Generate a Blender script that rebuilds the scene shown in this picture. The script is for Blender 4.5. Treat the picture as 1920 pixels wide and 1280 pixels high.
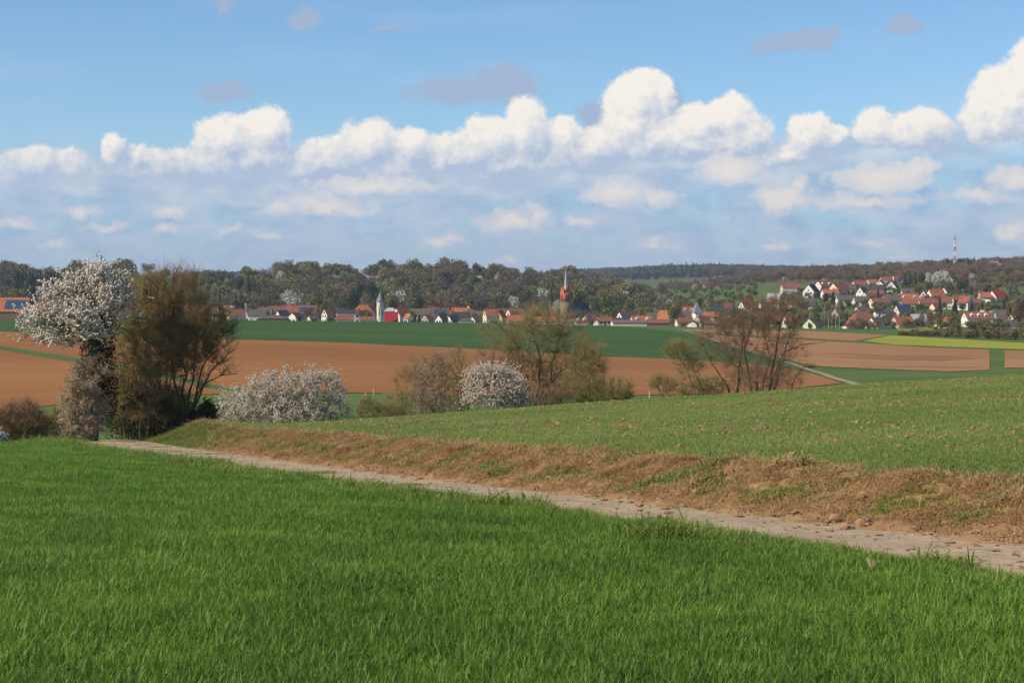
import bpy, math, random
import numpy as np
from mathutils import Vector, Matrix
rad = math.radians
sc = bpy.context.scene
for o in list(bpy.data.objects):
    bpy.data.objects.remove(o)
COL = sc.collection

# ------------------------------------------------------------------ camera
F = 3583.0                       # focal length in photo pixels (1920 wide)
PITCH = math.atan(80.0 / F)      # looking slightly down, eye level at row 560
cam_d = bpy.data.cameras.new('camera')
cam_d.sensor_width = 36.0
cam_d.lens = 36.0 * F / 1920.0
cam_d.clip_start = 0.3
cam_d.clip_end = 40000.0
cam = bpy.data.objects.new('camera', cam_d)
cam.rotation_euler = (math.pi / 2 - PITCH, 0, 0)
COL.objects.link(cam)
sc.camera = cam

# ------------------------------------------------------------------ sun, sky, exposure
SUN_AZ = rad(-112.0)             # clockwise from +Y: left and a little behind the camera
SUN_EL = rad(36.0)
sun_dir = Vector((math.sin(SUN_AZ) * math.cos(SUN_EL), math.cos(SUN_AZ) * math.cos(SUN_EL), math.sin(SUN_EL)))
sl = bpy.data.lights.new('sun', 'SUN')
sl.energy = 4.9
sl.angle = rad(0.55)
sl.color = (1.0, 0.87, 0.66)
so = bpy.data.objects.new('sun', sl)
so.rotation_euler = sun_dir.to_track_quat('Z', 'Y').to_euler()
so.location = (-40, -20, 60)
COL.objects.link(so)

sc.view_settings.view_transform = 'Standard'
sc.view_settings.look = 'None'
sc.view_settings.gamma = 1.0
sc.view_settings.exposure = 0.12
sc.view_settings.use_curve_mapping = False
sc.cycles.use_denoising = True
sc.cycles.max_bounces = 5
sc.cycles.diffuse_bounces = 2
sc.cycles.glossy_bounces = 1
sc.cycles.transmission_bounces = 2
sc.cycles.volume_bounces = 0
sc.cycles.transparent_max_bounces = 4
sc.cycles.caustics_reflective = False
sc.cycles.caustics_refractive = False

world = bpy.data.worlds.new('World')
sc.world = world
world.use_nodes = True
SKY_STRENGTH = 0.105


class NB:
    """small helper that writes shader nodes"""
    def __init__(s, nt):
        s.nt = nt

    def n(s, t, **kw):
        nd = s.nt.nodes.new(t)
        for k, v in kw.items():
            setattr(nd, k, v)
        return nd

    def put(s, sock, v):
        if v is None:
            return
        if isinstance(v, bpy.types.NodeSocket):
            s.nt.links.new(v, sock)
        else:
            sock.default_value = v

    def m(s, op, a, b=None, c=None, clamp=False):
        nd = s.n('ShaderNodeMath', operation=op, use_clamp=clamp)
        s.put(nd.inputs[0], a); s.put(nd.inputs[1], b); s.put(nd.inputs[2], c)
        return nd.outputs[0]

    def v(s, op, a, b=None, c=None):
        nd = s.n('ShaderNodeVectorMath', operation=op)
        s.put(nd.inputs[0], a); s.put(nd.inputs[1], b); s.put(nd.inputs[2], c)
        return nd.outputs['Value'] if op in ('LENGTH', 'DOT_PRODUCT', 'DISTANCE') else nd.outputs['Vector']

    def rng(s, v, a, b, lo=0.0, hi=1.0, smooth=True):
        nd = s.n('ShaderNodeMapRange')
        nd.interpolation_type = 'SMOOTHSTEP' if smooth else 'LINEAR'
        s.put(nd.inputs['Value'], v)
        nd.inputs['From Min'].default_value = a; nd.inputs['From Max'].default_value = b
        nd.inputs['To Min'].default_value = lo; nd.inputs['To Max'].default_value = hi
        return nd.outputs['Result']

    def mix(s, f, a, b):
        nd = s.n('ShaderNodeMix', data_type='RGBA')
        s.put(nd.inputs[0], f)
        for i, x in ((6, a), (7, b)):
            if isinstance(x, (tuple, list)):
                x = (x[0], x[1], x[2], 1.0)
            s.put(nd.inputs[i], x)
        return nd.outputs[2]

    def noise(s, vec, scale, detail=3.0, rough=0.55):
        nd = s.n('ShaderNodeTexNoise')
        nd.inputs['Scale'].default_value = scale
        nd.inputs['Detail'].default_value = detail
        nd.inputs['Roughness'].default_value = rough
        s.put(nd.inputs['Vector'], vec)
        return nd.outputs['Fac'] if 'Fac' in nd.outputs else nd.outputs[0]

    def noisec(s, vec, scale, detail=3.0):
        nd = s.n('ShaderNodeTexNoise')
        nd.inputs['Scale'].default_value = scale
        nd.inputs['Detail'].default_value = detail
        s.put(nd.inputs['Vector'], vec)
        return nd.outputs['Color']


def lin(r, g, b):
    f = lambda c: (c / 255 / 12.92) if c / 255 <= 0.04045 else ((c / 255 + 0.055) / 1.055) ** 2.4
    return (f(r), f(g), f(b))


def build_sky():
    nt = world.node_tree
    nt.nodes.clear()
    B = NB(nt)
    out = B.n('ShaderNodeOutputWorld')
    sky = B.n('ShaderNodeTexSky', sky_type='NISHITA')
    sky.sun_disc = False
    sky.sun_elevation = SUN_EL
    sky.sun_rotation = SUN_AZ % (2 * math.pi)
    sky.altitude = 200
    sky.air_density = 1.0
    sky.dust_density = 0.1
    sky.ozone_density = 4.0
    # direction -> sky angles in units of 100 photo pixels, origin on the eye-level horizon
    tc = B.n('ShaderNodeTexCoord')
    sp = B.n('ShaderNodeSeparateXYZ')
    nt.links.new(tc.outputs['Generated'], sp.inputs[0])
    K = F / 100
    az = B.m('ARCTAN2', sp.outputs[0], sp.outputs[1])
    el = B.m('ARCSINE', sp.outputs[2])
    # the cloud bank goes on round the horizon (folded every 32 degrees)
    U0 = B.m('MULTIPLY', az, K)
    U = B.m('SUBTRACT', B.m('PINGPONG', B.m('ADD', U0, 10.0), 20.0), 10.0)
    V = B.m('MULTIPLY', el, K)

    def uv(cx, cy):
        return math.atan((cx - 960) / F) * K, (560 - cy) / 100

    heaps = [  # cumulus heads: centre x, y, radius x, y in photo pixels
        (70, 330, 88, 44), (15, 345, 60, 32), (130, 328, 40, 38), (215, 290, 23, 26), (262, 298, 18, 22),
        (300, 322, 60, 40), (425, 268, 62, 52), (498, 252, 46, 46), (400, 318, 110, 44), (330, 335, 70, 32), (480, 300, 70, 45),
        (690, 280, 62, 54), (620, 306, 72, 42), (770, 285, 48, 40), (730, 318, 120, 44), (570, 322, 60, 34),
        (925, 272, 72, 52), (985, 248, 46, 58), (870, 290, 55, 42), (950, 312, 105, 46), (830, 300, 46, 40),
        (1192, 196, 60, 58), (1235, 185, 30, 40), (1186, 236, 62, 44), (1060, 254, 36, 32), (1115, 280, 92, 40),
        (1310, 238, 58, 40), (1366, 224, 48, 42), (1402, 252, 46, 34), (1290, 270, 130, 36), (1225, 265, 80, 36),
        (1520, 258, 42, 42), (1470, 296, 52, 22), (1560, 262, 26, 22), (1640, 250, 46, 34), (1725, 248, 52, 34), (1690, 262, 80, 26),
        (1885, 205, 72, 64), (1945, 160, 60, 70), (1870, 240, 66, 34), (1960, 230, 60, 40),
    ]
    body = [  # shaded lower bodies that join the heads into one bank
        (90, 352, 170, 26), (330, 345, 190, 34), (620, 344, 200, 36), (860, 338, 190, 40), (1080, 318, 170, 42), (1280, 296, 180, 38), (1480, 300, 120, 34), (1620, 284, 130, 30), (1780, 276, 120, 30), (1920, 258, 110, 34),
        (205, 326, 90, 30), (560, 318, 70, 36), (820, 305, 80, 38), (1040, 290, 70, 36), (1450, 284, 70, 32), (1590, 268, 70, 26), (1800, 256, 60, 24), (1200, 340, 200, 24), (500, 375, 160, 18), (1420, 340, 120, 20),
    ]
    low = [  # smaller, farther, warmer clouds near the horizon
        (1370, 318, 66, 30), (1462, 375, 52, 30), (1500, 352, 30, 16), (1650, 340, 92, 28), (1710, 326, 45, 22), (1155, 362, 64, 26), (1235, 372, 50, 16),
        (960, 416, 78, 26), (1010, 404, 28, 20), (600, 384, 90, 20), (660, 396, 50, 18), (520, 396, 40, 16), (830, 450, 48, 17), (1225, 456, 52, 14),
        (1900, 438, 50, 22), (1450, 462, 36, 12), (150, 402, 46, 14), (320, 400, 42, 16), (310, 434, 28, 12), (430, 433, 28, 12),
        (505, 441, 44, 9), (1610, 382, 130, 14), (1830, 372, 60, 14), (1900, 345, 46, 22), (1095, 415, 40, 14), (200, 430, 46, 9),
        (30, 425, 40, 14), (100, 460, 30, 12), (950, 490, 26, 9), (700, 350, 130, 16), (1690, 482, 44, 8), (1640, 455, 60, 8),
    ]
    wisps = [  # thin grey shreds higher up
        (415, 182, 48, 18), (440, 172, 22, 14), (870, 176, 112, 24), (935, 152, 56, 30), (975, 172, 34, 24), (1480, 92, 76, 16), (1535, 80, 36, 14),
        (575, 42, 32, 18), (425, 30, 18, 16), (1690, 64, 30, 15), (1130, 218, 50, 26), (1250, 206, 34, 40), (735, 62, 34, 6),
    ]

    def field(P, blobs):
        acc = None
        for (cx, cy, rx, ry) in blobs:
            u, w = uv(cx, cy)
            rx, ry = rx / 100, ry / 100
            q = B.v('MULTIPLY_ADD', P, (1 / rx, 1 / ry, 0.0), (-u / rx, -w / ry, 0.0))
            d = B.m('MULTIPLY_ADD', B.v('LENGTH', q), -min(rx, ry) ** 0.5 * 0.6, min(rx, ry) ** 0.5 * 0.6)
            acc = d if acc is None else B.m('SMOOTH_MAX', acc, d, 0.10)
        return acc

    def vec(u, w):
        c = B.n('ShaderNodeCombineXYZ')
        B.put(c.inputs[0], u); B.put(c.inputs[1], w); c.inputs[2].default_value = 0.0
        return c.outputs[0]

    P = vec(U, V)
    # ragged, billowing edges
    w1 = B.v('MULTIPLY', B.v('SUBTRACT', B.noisec(P, 1.7, 4.0), (0.5, 0.5, 0.5)), (0.42, 0.42, 0.0))
    w2 = B.v('MULTIPLY', B.v('SUBTRACT', B.noisec(P, 6.5, 3.0), (0.5, 0.5, 0.5)), (0.17, 0.17, 0.0))
    w3 = B.v('MULTIPLY', B.v('SUBTRACT', B.noisec(P, 19.0, 3.0), (0.5, 0.5, 0.5)), (0.085, 0.085, 0.0))
    PW = B.v('ADD', P, B.v('ADD', B.v('ADD', w1, w2), w3))
    DBODY = field(B.v('ADD', P, B.v('MULTIPLY', w1, (1.6, 1.1, 0.0))), body)
    a_body = B.m('MULTIPLY', B.rng(DBODY, -0.06, 0.20), 0.78)
    D = field(PW, heaps)
    L = (-0.16, 0.20, 0.0)
    PL = B.v('ADD', P, L)
    w1b = B.v('MULTIPLY', B.v('SUBTRACT', B.noisec(PL, 1.7, 4.0), (0.5, 0.5, 0.5)), (0.42, 0.42, 0.0))
    w2b = B.v('MULTIPLY', B.v('SUBTRACT', B.noisec(PL, 6.5, 3.0), (0.5, 0.5, 0.5)), (0.17, 0.17, 0.0))
    DL = field(B.v('ADD', PL, B.v('ADD', w1b, w2b)), heaps)
    bill = B.noise(P, 5.0, 5.0, 0.6)
    shade = B.m('ADD', B.m('MULTIPLY', B.m('SUBTRACT', D, DL), 1.9), 0.44)
    shade = B.m('ADD', shade, B.m('MULTIPLY', B.m('SUBTRACT', bill, 0.5), 1.25))
    # higher heads catch more sun, flat bases stay blue-grey
    shade = B.m('ADD', shade, B.rng(V, 1.9, 3.5, -0.55, 0.32))
    shade = B.m('MULTIPLY', shade, 1.0, clamp=True)
    a_heap = B.m('MULTIPLY', B.rng(D, -0.075, 0.045), B.rng(V, 1.7, 2.6))

    # band of blue-grey layer cloud behind and below the heaps
    PS = B.v('MULTIPLY', P, (0.62, 1.45, 1.0))
    nband = B.noise(PS, 1.1, 5.0, 0.6)
    nfine = B.noise(B.v('ADD', PS, B.v('MULTIPLY', w1, (2.0, 2.0, 0.0))), 1.15, 6.0, 0.55)
    band = B.m('MULTIPLY', B.rng(V, 3.0, 2.25), B.rng(nband, 0.30, 0.62, 0.55, 1.0))
    band = B.m('MULTIPLY', band, B.rng(V, -0.6, 0.6, 0.92, 1.0))
    lowwarp = B.v('ADD', P, B.v('MULTIPLY', B.v('SUBTRACT', B.noisec(P, 3.0, 6.0), (0.5, 0.5, 0.5)), (0.85, 0.40, 0.0)))
    DB = field(lowwarp, low)
    a_low = B.m('MULTIPLY', B.rng(B.m('ADD', DB, B.m('MULTIPLY', B.m('SUBTRACT', bill, 0.5), 0.30)), -0.06, 0.06), 0.90)
    wispwarp = B.v('ADD', P, B.v('MULTIPLY', B.v('SUBTRACT', B.noisec(P, 2.6, 6.0), (0.5, 0.5, 0.5)), (0.95, 0.5, 0.0)))
    DW = field(wispwarp, wisps)
    a_wisp = B.m('MULTIPLY', B.rng(DW, -0.09, 0.10), 0.88)
    cir = B.noise(B.v('MULTIPLY', P, (0.16, 0.9, 1.0)), 1.0, 4.0, 0.6)
    a_cir = B.m('MULTIPLY', B.rng(cir, 0.46, 0.80), 0.30)

    base = B.v('MULTIPLY', sky.outputs[0], (SKY_STRENGTH * 0.93, SKY_STRENGTH * 1.10, SKY_STRENGTH * 1.24))
    high = B.mix(a_cir, base, lin(190, 212, 234))
    col = B.mix(a_wisp, high, lin(164, 182, 209))
    bcol = B.mix(B.rng(nfine, 0.33, 0.66), lin(146, 180, 214), lin(186, 201, 221))
    bcol = B.mix(B.rng(V, 1.6, 0.2, 0.0, 0.75), bcol, lin(164, 184, 208))
    col = B.mix(band, col, bcol)
    col = B.mix(a_body, col, B.mix(B.rng(B.noise(PS, 1.7, 5.0), 0.35, 0.7), lin(170, 191, 217), lin(216, 220, 228)))
    hcol = B.mix(shade, lin(178, 194, 219), lin(250, 244, 234))
    col = B.mix(a_heap, col, hcol)
    lcol = B.mix(B.rng(B.m('ADD', DB, B.m('MULTIPLY', B.m('SUBTRACT', bill, 0.5), 0.25)), 0.0, 0.26), lin(184, 198, 219), lin(232, 224, 216))
    lcol = B.mix(B.rng(V, 1.1, 2.6), lcol, B.mix(0.5, lcol, lin(242, 235, 226)))
    col = B.mix(a_low, col, lcol)
    bg = B.n('ShaderNodeBackground')
    nt.links.new(col, bg.inputs[0])
    bg.inputs[1].default_value = 0.93
    # above the cloud bank: clear sky with thin cirrus only
    bg2 = B.n('ShaderNodeBackground')
    nt.links.new(high, bg2.inputs[0])
    bg2.inputs[1].default_value = 0.93
    ms = B.n('ShaderNodeMixShader')
    nt.links.new(B.m('GREATER_THAN', V, 6.4), ms.inputs[0])
    nt.links.new(bg.outputs[0], ms.inputs[1]); nt.links.new(bg2.outputs[0], ms.inputs[2])
    nt.links.new(ms.outputs[0], out.inputs[0])
    world.cycles.sampling_method = 'MANUAL'
    world.cycles.sample_map_resolution = 512


build_sky()

# ------------------------------------------------------------------ helpers
CS, SN = math.cos(PITCH), math.sin(PITCH)


def slope_of(py):
    v = (640.0 - np.asarray(py, float)) / F
    return (-SN + CS * v) / (CS + SN * v)


def P3(px, py, Y):
    """the world point at forward distance Y on the line of sight through a photo pixel"""
    v = (640.0 - py) / F
    dy = CS + SN * v
    return np.array([Y * (px - 960.0) / F / dy, Y, Y * (-SN + CS * v) / dy])


def make_mesh(name, verts, faces, mats=(), fmat=None, smooth=False):
    verts = np.ascontiguousarray(verts, np.float32).reshape(-1, 3)
    groups = faces if isinstance(faces, list) else [faces]
    me = bpy.data.meshes.new(name)
    groups = [np.ascontiguousarray(g, np.int32) for g in groups if len(g)]
    nl = sum(g.size for g in groups)
    npoly = sum(len(g) for g in groups)
    me.vertices.add(len(verts)); me.vertices.foreach_set('co', verts.ravel())
    me.loops.add(nl); me.loops.foreach_set('vertex_index', np.concatenate([g.ravel() for g in groups]))
    me.polygons.add(npoly)
    tot = np.concatenate([np.full(len(g), g.shape[1], np.int32) for g in groups])
    start = np.concatenate([[0], np.cumsum(tot)[:-1]]).astype(np.int32)
    me.polygons.foreach_set('loop_start', start)
    for m in mats:
        me.materials.append(m)
    if fmat is not None:
        me.polygons.foreach_set('material_index', np.ascontiguousarray(fmat, np.int32))
    if smooth:
        me.polygons.foreach_set('use_smooth', np.ones(npoly, bool))
    me.update(calc_edges=True)
    return me


def link(name, data, parent=None, loc=None, label=None, cat=None, group=None, kind=None):
    o = bpy.data.objects.new(name, data)
    COL.objects.link(o)
    if parent is not None:
        o.parent = parent
    if loc is not None:
        o.location = loc
    if label: o['label'] = label
    if cat: o['category'] = cat
    if group: o['group'] = group
    if kind: o['kind'] = kind
    return o


# ------------------------------------------------------------------ materials
def surf(name, c1, c2, scale=1.0, rough=0.9, c3=None, bump=0.0, bscale=None, stretch=None, spec=0.15, metal=0.0, lines=None):
    m = bpy.data.materials.new(name)
    m.use_nodes = True
    nt = m.node_tree
    B = NB(nt)
    bs = nt.nodes['Principled BSDF']
    geo = B.n('ShaderNodeNewGeometry')
    pos = geo.outputs['Position']
    if stretch:
        pos = B.v('MULTIPLY', pos, stretch)
    f = B.rng(B.noise(pos, scale, 5.0, 0.6), 0.32, 0.68)
    col = B.mix(f, c1, c2)
    if c3 is not None:
        col = B.mix(B.rng(B.noise(pos, scale * 4.3, 4.0), 0.52, 0.66), col, c3)
    if lines:            # wheel tracks and plough lines that run along the field
        for (ax, ay, per, strength, pw) in lines:
            wig = B.m('MULTIPLY', B.noise(geo.outputs['Position'], 0.01, 2.0), per * 1.5)
            t = B.m('ADD', B.v('DOT_PRODUCT', geo.outputs['Position'], (ax, ay, 0.0)), wig)
            w = B.m('POWER', B.m('ABSOLUTE', B.m('SINE', B.m('MULTIPLY', t, math.pi / per))), pw)
            w = B.m('MULTIPLY', B.m('SUBTRACT', 1.0, w), strength)
            col = B.mix(w, col, tuple(v * 0.45 for v in c1))
    nt.links.new(col, bs.inputs['Base Color'])
    bs.inputs['Roughness'].default_value = rough
    bs.inputs['Specular IOR Level'].default_value = spec
    bs.inputs['Metallic'].default_value = metal
    if bump:
        bp = B.n('ShaderNodeBump')
        bp.inputs['Strength'].default_value = bump
        bp.inputs['Distance'].default_value = 0.05 if bscale is None else 0.5 / bscale
        nt.links.new(B.noise(pos, bscale or scale * 6, 4.0), bp.inputs['Height'])
        nt.links.new(bp.outputs[0], bs.inputs['Normal'])
    return m


def leafy(name, c1, c2, trans=0.35, rough=0.6, var=0.25, spec=0.2, posscale=0.15):
    """thin leaves: diffuse + light coming through, colour varies per plant and slowly over the ground"""
    m = bpy.data.materials.new(name)
    m.use_nodes = True
    nt = m.node_tree
    nt.nodes.clear()
    B = NB(nt)
    out = B.n('ShaderNodeOutputMaterial')
    oi = B.n('ShaderNodeObjectInfo')
    geo = B.n('ShaderNodeNewGeometry')
    f = B.m('ADD', B.m('MULTIPLY', oi.outputs['Random'], 0.45), B.m('MULTIPLY', B.rng(B.noise(geo.outputs['Position'], posscale, 3.0), 0.3, 0.7), 0.55))
    col = B.mix(f, c1, c2)
    d = B.n('ShaderNodeBsdfPrincipled')
    nt.links.new(col, d.inputs['Base Color'])
    d.inputs['Roughness'].default_value = rough
    d.inputs['Specular IOR Level'].default_value = spec
    if trans > 0:
        t = B.n('ShaderNodeBsdfTranslucent')
        nt.links.new(col, t.inputs[0])
        mx = B.n('ShaderNodeMixShader')
        mx.inputs[0].default_value = trans
        nt.links.new(d.outputs[0], mx.inputs[1]); nt.links.new(t.outputs[0], mx.inputs[2])
        nt.links.new(mx.outputs[0], out.inputs[0])
    else:
        nt.links.new(d.outputs[0], out.inputs[0])
    return m

# ------------------------------------------------------------------ terrain
PXC = np.array([-600, 0, 480, 960, 1200, 1320, 1440, 1920, 2520.])
TAB = [  # forward distance: row of the ground in the photo at those columns
    (150, 850, 846, 812, 795, 783, 775, 766, 730, 715),
    (190, 815, 812, 786, 778, 769, 760, 748, 722, 710),
    (230, 782, 778, 760, 758, 751, 746, 739, 716, 706),
    (265, 766, 764, 737, 743, 741, 737, 731, 711, 702),
    (330, 690, 690, 693, 706, 714, 714, 712, 703, 696),
    (430, 622, 622, 638, 656, 670, 676, 684, 688, 684),
    (520, 608, 608, 616, 628, 640, 652, 662, 672, 668),
    (640, 597, 598, 600, 605, 612, 632, 641, 655, 652),
    (800, 605, 605, 606, 610, 615, 621, 628, 641, 640),
    (1000, 607, 607, 606, 610, 613, 616, 617, 621, 622),
    (1200, 603, 603, 604, 607, 608, 608, 603, 604, 604),
    (1400, 598, 598, 602, 603, 601, 596, 573, 571, 571),
    (1600, 588, 588, 592, 592, 590, 583, 556, 553, 553),
    (1800, 565, 565, 568, 570, 579, 573, 547, 540, 540),
    (2000, 534, 534, 536, 534, 568, 566, 542, 526, 524),
    (2200, 518, 518, 520, 519, 560, 560, 536, 514, 510),
    (2500, 522, 522, 524, 524, 552, 550, 526, 500, 498),
    (2900, 530, 530, 530, 530, 546, 541, 515, 494, 492),
    (3500, 532, 532, 530, 530, 537, 534, 522, 508, 505),
    (4500, 530, 530, 526, 526, 522, 517, 518, 518, 518),
    (5500, 520, 520, 519, 520, 508, 502, 506, 514, 514),
    (7500, 522, 522, 522, 522, 522, 522, 522, 522, 522),
    (12000, 540, 540, 540, 540, 540, 540, 540, 540, 540),
]
_ly = np.log(np.array([r[0] for r in TAB], float))
LYG = np.linspace(_ly[0], _ly[-1], 700)
PXG = np.linspace(-600, 2520, 200)
_t1 = np.array([[float(v) for v in r[1:]] for r in TAB])
_t2 = np.stack([np.interp(LYG, _ly, _t1[:, j]) for j in range(_t1.shape[1])], 1)
_t3 = np.stack([np.interp(PXG, PXC, _t2[i]) for i in range(len(LYG))], 0)


def _blur(a, s, ax):
    k = np.exp(-0.5 * (np.arange(-3 * s, 3 * s + 1) / s) ** 2); k /= k.sum()
    pad = [(0, 0), (0, 0)]; pad[ax] = (3 * s, 3 * s)
    b = np.pad(a, pad, mode='edge')
    return np.apply_along_axis(lambda r: np.convolve(r, k, 'valid'), ax, b)


SLG = slope_of(_blur(_blur(_t3, 5, 0), 4, 1))


def sstep(x, a, b):
    t = np.clip((x - a) / (b - a), 0, 1)
    return t * t * (3 - 2 * t)


def far_z(X, Y):
    Yc = np.maximum(Y, 150.0)
    u = np.clip((960 + F * X / np.maximum(Y, 20.0) - PXG[0]) / (PXG[1] - PXG[0]), 0, len(PXG) - 1.001)
    w = np.clip((np.log(Yc) - LYG[0]) / (LYG[1] - LYG[0]), 0, len(LYG) - 1.001)
    i, j = w.astype(int), u.astype(int)
    a, b = w - i, u - j
    s = SLG[i, j] * (1 - a) * (1 - b) + SLG[i + 1, j] * a * (1 - b) + SLG[i, j + 1] * (1 - a) * b + SLG[i + 1, j + 1] * a * b
    return s * Yc


# right edge of the farm track (photo px -> ground plane of the track)
_rp = []
for px, py in [(290, 829), (430, 850), (600, 874), (800, 897), (1000, 922), (1200, 945), (1400, 966), (1600, 986), (1750, 1005), (1920, 1030)]:
    s = float(slope_of(py))
    Yr = -1.66 / (s + 0.06)
    _rp.append((Yr * (px - 960) / F, Yr))
_rp = np.array(_rp)
_cf = np.polyfit(_rp[:, 1], _rp[:, 0], 3)
YA, YB = 24.0, _rp[0, 1]
_dA = np.polyval(np.polyder(_cf), YA); _dB = np.polyval(np.polyder(_cf), YB)


def track_x(Y):
    Y = np.asarray(Y, float)
    return np.where(Y < YA, np.polyval(_cf, YA) + (Y - YA) * _dA, np.where(Y > YB, np.polyval(_cf, YB) + (Y - YB) * _dB, np.polyval(_cf, Y)))


def track_s(X, Y):
    d = np.where(Y < YA, _dA, np.where(Y > YB, _dB, np.polyval(np.polyder(_cf), Y)))
    return (X - track_x(Y)) / np.sqrt(1 + d * d)


def tw(Y):               # track width, wider towards its far end
    return np.interp(Y, [20, 40, 60, 95, 120], [2.75, 2.75, 3.2, 4.6, 5.2])


def wob(X, Y, s, seed):
    r = np.random.RandomState(seed)
    z = 0
    for k in range(6):
        a = r.rand() * 6.28; f = s * (1 + k * 0.7)
        z = z + np.sin((X * math.cos(a) + Y * math.sin(a)) * f + r.rand() * 6.28) / (1 + k * 0.5)
    return z / 3.0


def ground_z(X, Y):
    X = np.asarray(X, float); Y = np.asarray(Y, float)
    zl = -1.6 - 0.06 * Y + 0.05 * wob(X, Y, 0.25, 1)
    Xc = np.clip(X, -45, 70)
    zr = -2.09 + 0.068 * Xc - 0.033 * Y - 0.0001 * (Y - 27) ** 2 + 0.05 * wob(X, Y, 0.2, 2)
    zr = zr - 0.27 * (1 - sstep(Y, 25, 112))
    zr = zr + 0.42 * np.exp(-(((X + 17.0) / 4.0) ** 2 + ((Y - 104) / 8.0) ** 2))
    s = track_s(X, Y)
    zp = -1.6 - 0.06 * Y - 0.06
    near = zl + (zp - zl) * sstep(s + tw(Y), -0.7, 0.0)
    ws = 2.25 + 0.45 * wob(X, Y, 0.6, 3)
    zr = zr + (0.11 * wob(X, Y, 1.9, 41) + 0.07 * wob(X, Y, 4.3, 42)) * np.exp(-((s - ws) / 0.7) ** 2)
    bank = np.clip((s - (-0.10 + 0.28 * wob(X, Y, 1.5, 43))) / ws, 0, 1)
    bank = bank * bank * (3 - 2 * bank) * 0.75 + bank * 0.25
    near = np.where(s > -0.45, zp + (zr - zp) * bank, near)
    px = 960 + F * X / np.maximum(Y, 5.0)
    y0 = np.interp(px, [0, 150, 250], [92, 114, 119])
    w = sstep(Y, y0, y0 + 46)
    return near * (1 - w) + far_z(X, Y) * w


def gz(x, y):
    return float(ground_z(np.array([x]), np.array([y]))[0])


def row_of(X, Y, Z):
    d = Y * CS - Z * SN
    return 640 - F * (Z * CS + Y * SN) / d


_YS = np.exp(np.linspace(math.log(150), math.log(7000), 1500))


def inv_y(px, py, y0, y1):
    """forward distance at which the ground shows at photo pixel (px, py), searched in [y0, y1]"""
    ys = _YS[(_YS >= y0) & (_YS <= y1)]
    X = ys * (px - 960) / F
    r = row_of(X, ys, ground_z(X, ys))
    k = np.argmax(r <= py)
    if r[k] > py:
        return float(ys[np.argmin(r)])
    if k == 0:
        return float(ys[0])
    t = (r[k - 1] - py) / max(1e-9, r[k - 1] - r[k])
    return float(ys[k - 1] + t * (ys[k] - ys[k - 1]))


# ---- materials of the ground
M = {}
M['track'] = surf('track_dirt', (0.365, 0.270, 0.172), (0.475, 0.365, 0.240), 0.8, c3=(0.31, 0.215, 0.130), bump=0.35, bscale=9)
M['bank'] = surf('bank_earth', (0.27, 0.150, 0.072), (0.36, 0.215, 0.11), 0.9, c3=(0.19, 0.165, 0.055), bump=0.8, bscale=6)
M['brown'] = surf('tilled_soil', (0.280, 0.120, 0.036), (0.335, 0.152, 0.050), 0.012, c3=None, stretch=(0.6, 1.8, 1), bump=0.25, bscale=0.5, lines=[(0.16, 0.99, 6.0, 0.16, 0.6), (0.16, 0.99, 23.0, 0.14, 0.5)])
M['brown2'] = surf('tilled_soil_pale', (0.320, 0.160, 0.064), (0.385, 0.202, 0.088), 0.015, stretch=(0.6, 1.6, 1), bump=0.25, bscale=0.5, lines=[(-0.06, 1.0, 7.0, 0.16, 0.6)])
M['wet'] = surf('damp_soil', (0.240, 0.122, 0.052), (0.300, 0.158, 0.070), 0.03, stretch=(0.5, 3.0, 1))
M['crop'] = surf('winter_wheat_far', (0.043, 0.096, 0.018), (0.062, 0.122, 0.022), 0.02, stretch=(0.35, 1.6, 1), bump=0.3, bscale=0.8, lines=[(0.42, 0.91, 17.0, 0.55, 0.16), (0.42, 0.91, 5.6, 0.12, 0.6)])
M['meadow'] = surf('meadow_grass', (0.075, 0.135, 0.026), (0.115, 0.175, 0.038), 0.05, c3=(0.12, 0.13, 0.045))
M['strip'] = surf('field_margin', (0.060, 0.125, 0.028), (0.085, 0.15, 0.034), 0.08)
M['rape'] = surf('rape_field', (0.22, 0.26, 0.022), (0.36, 0.34, 0.025), 0.035, stretch=(0.6, 2.5, 1))
M['lane'] = surf('lane_gravel', (0.24, 0.20, 0.135), (0.34, 0.285, 0.205), 0.1)


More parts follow.
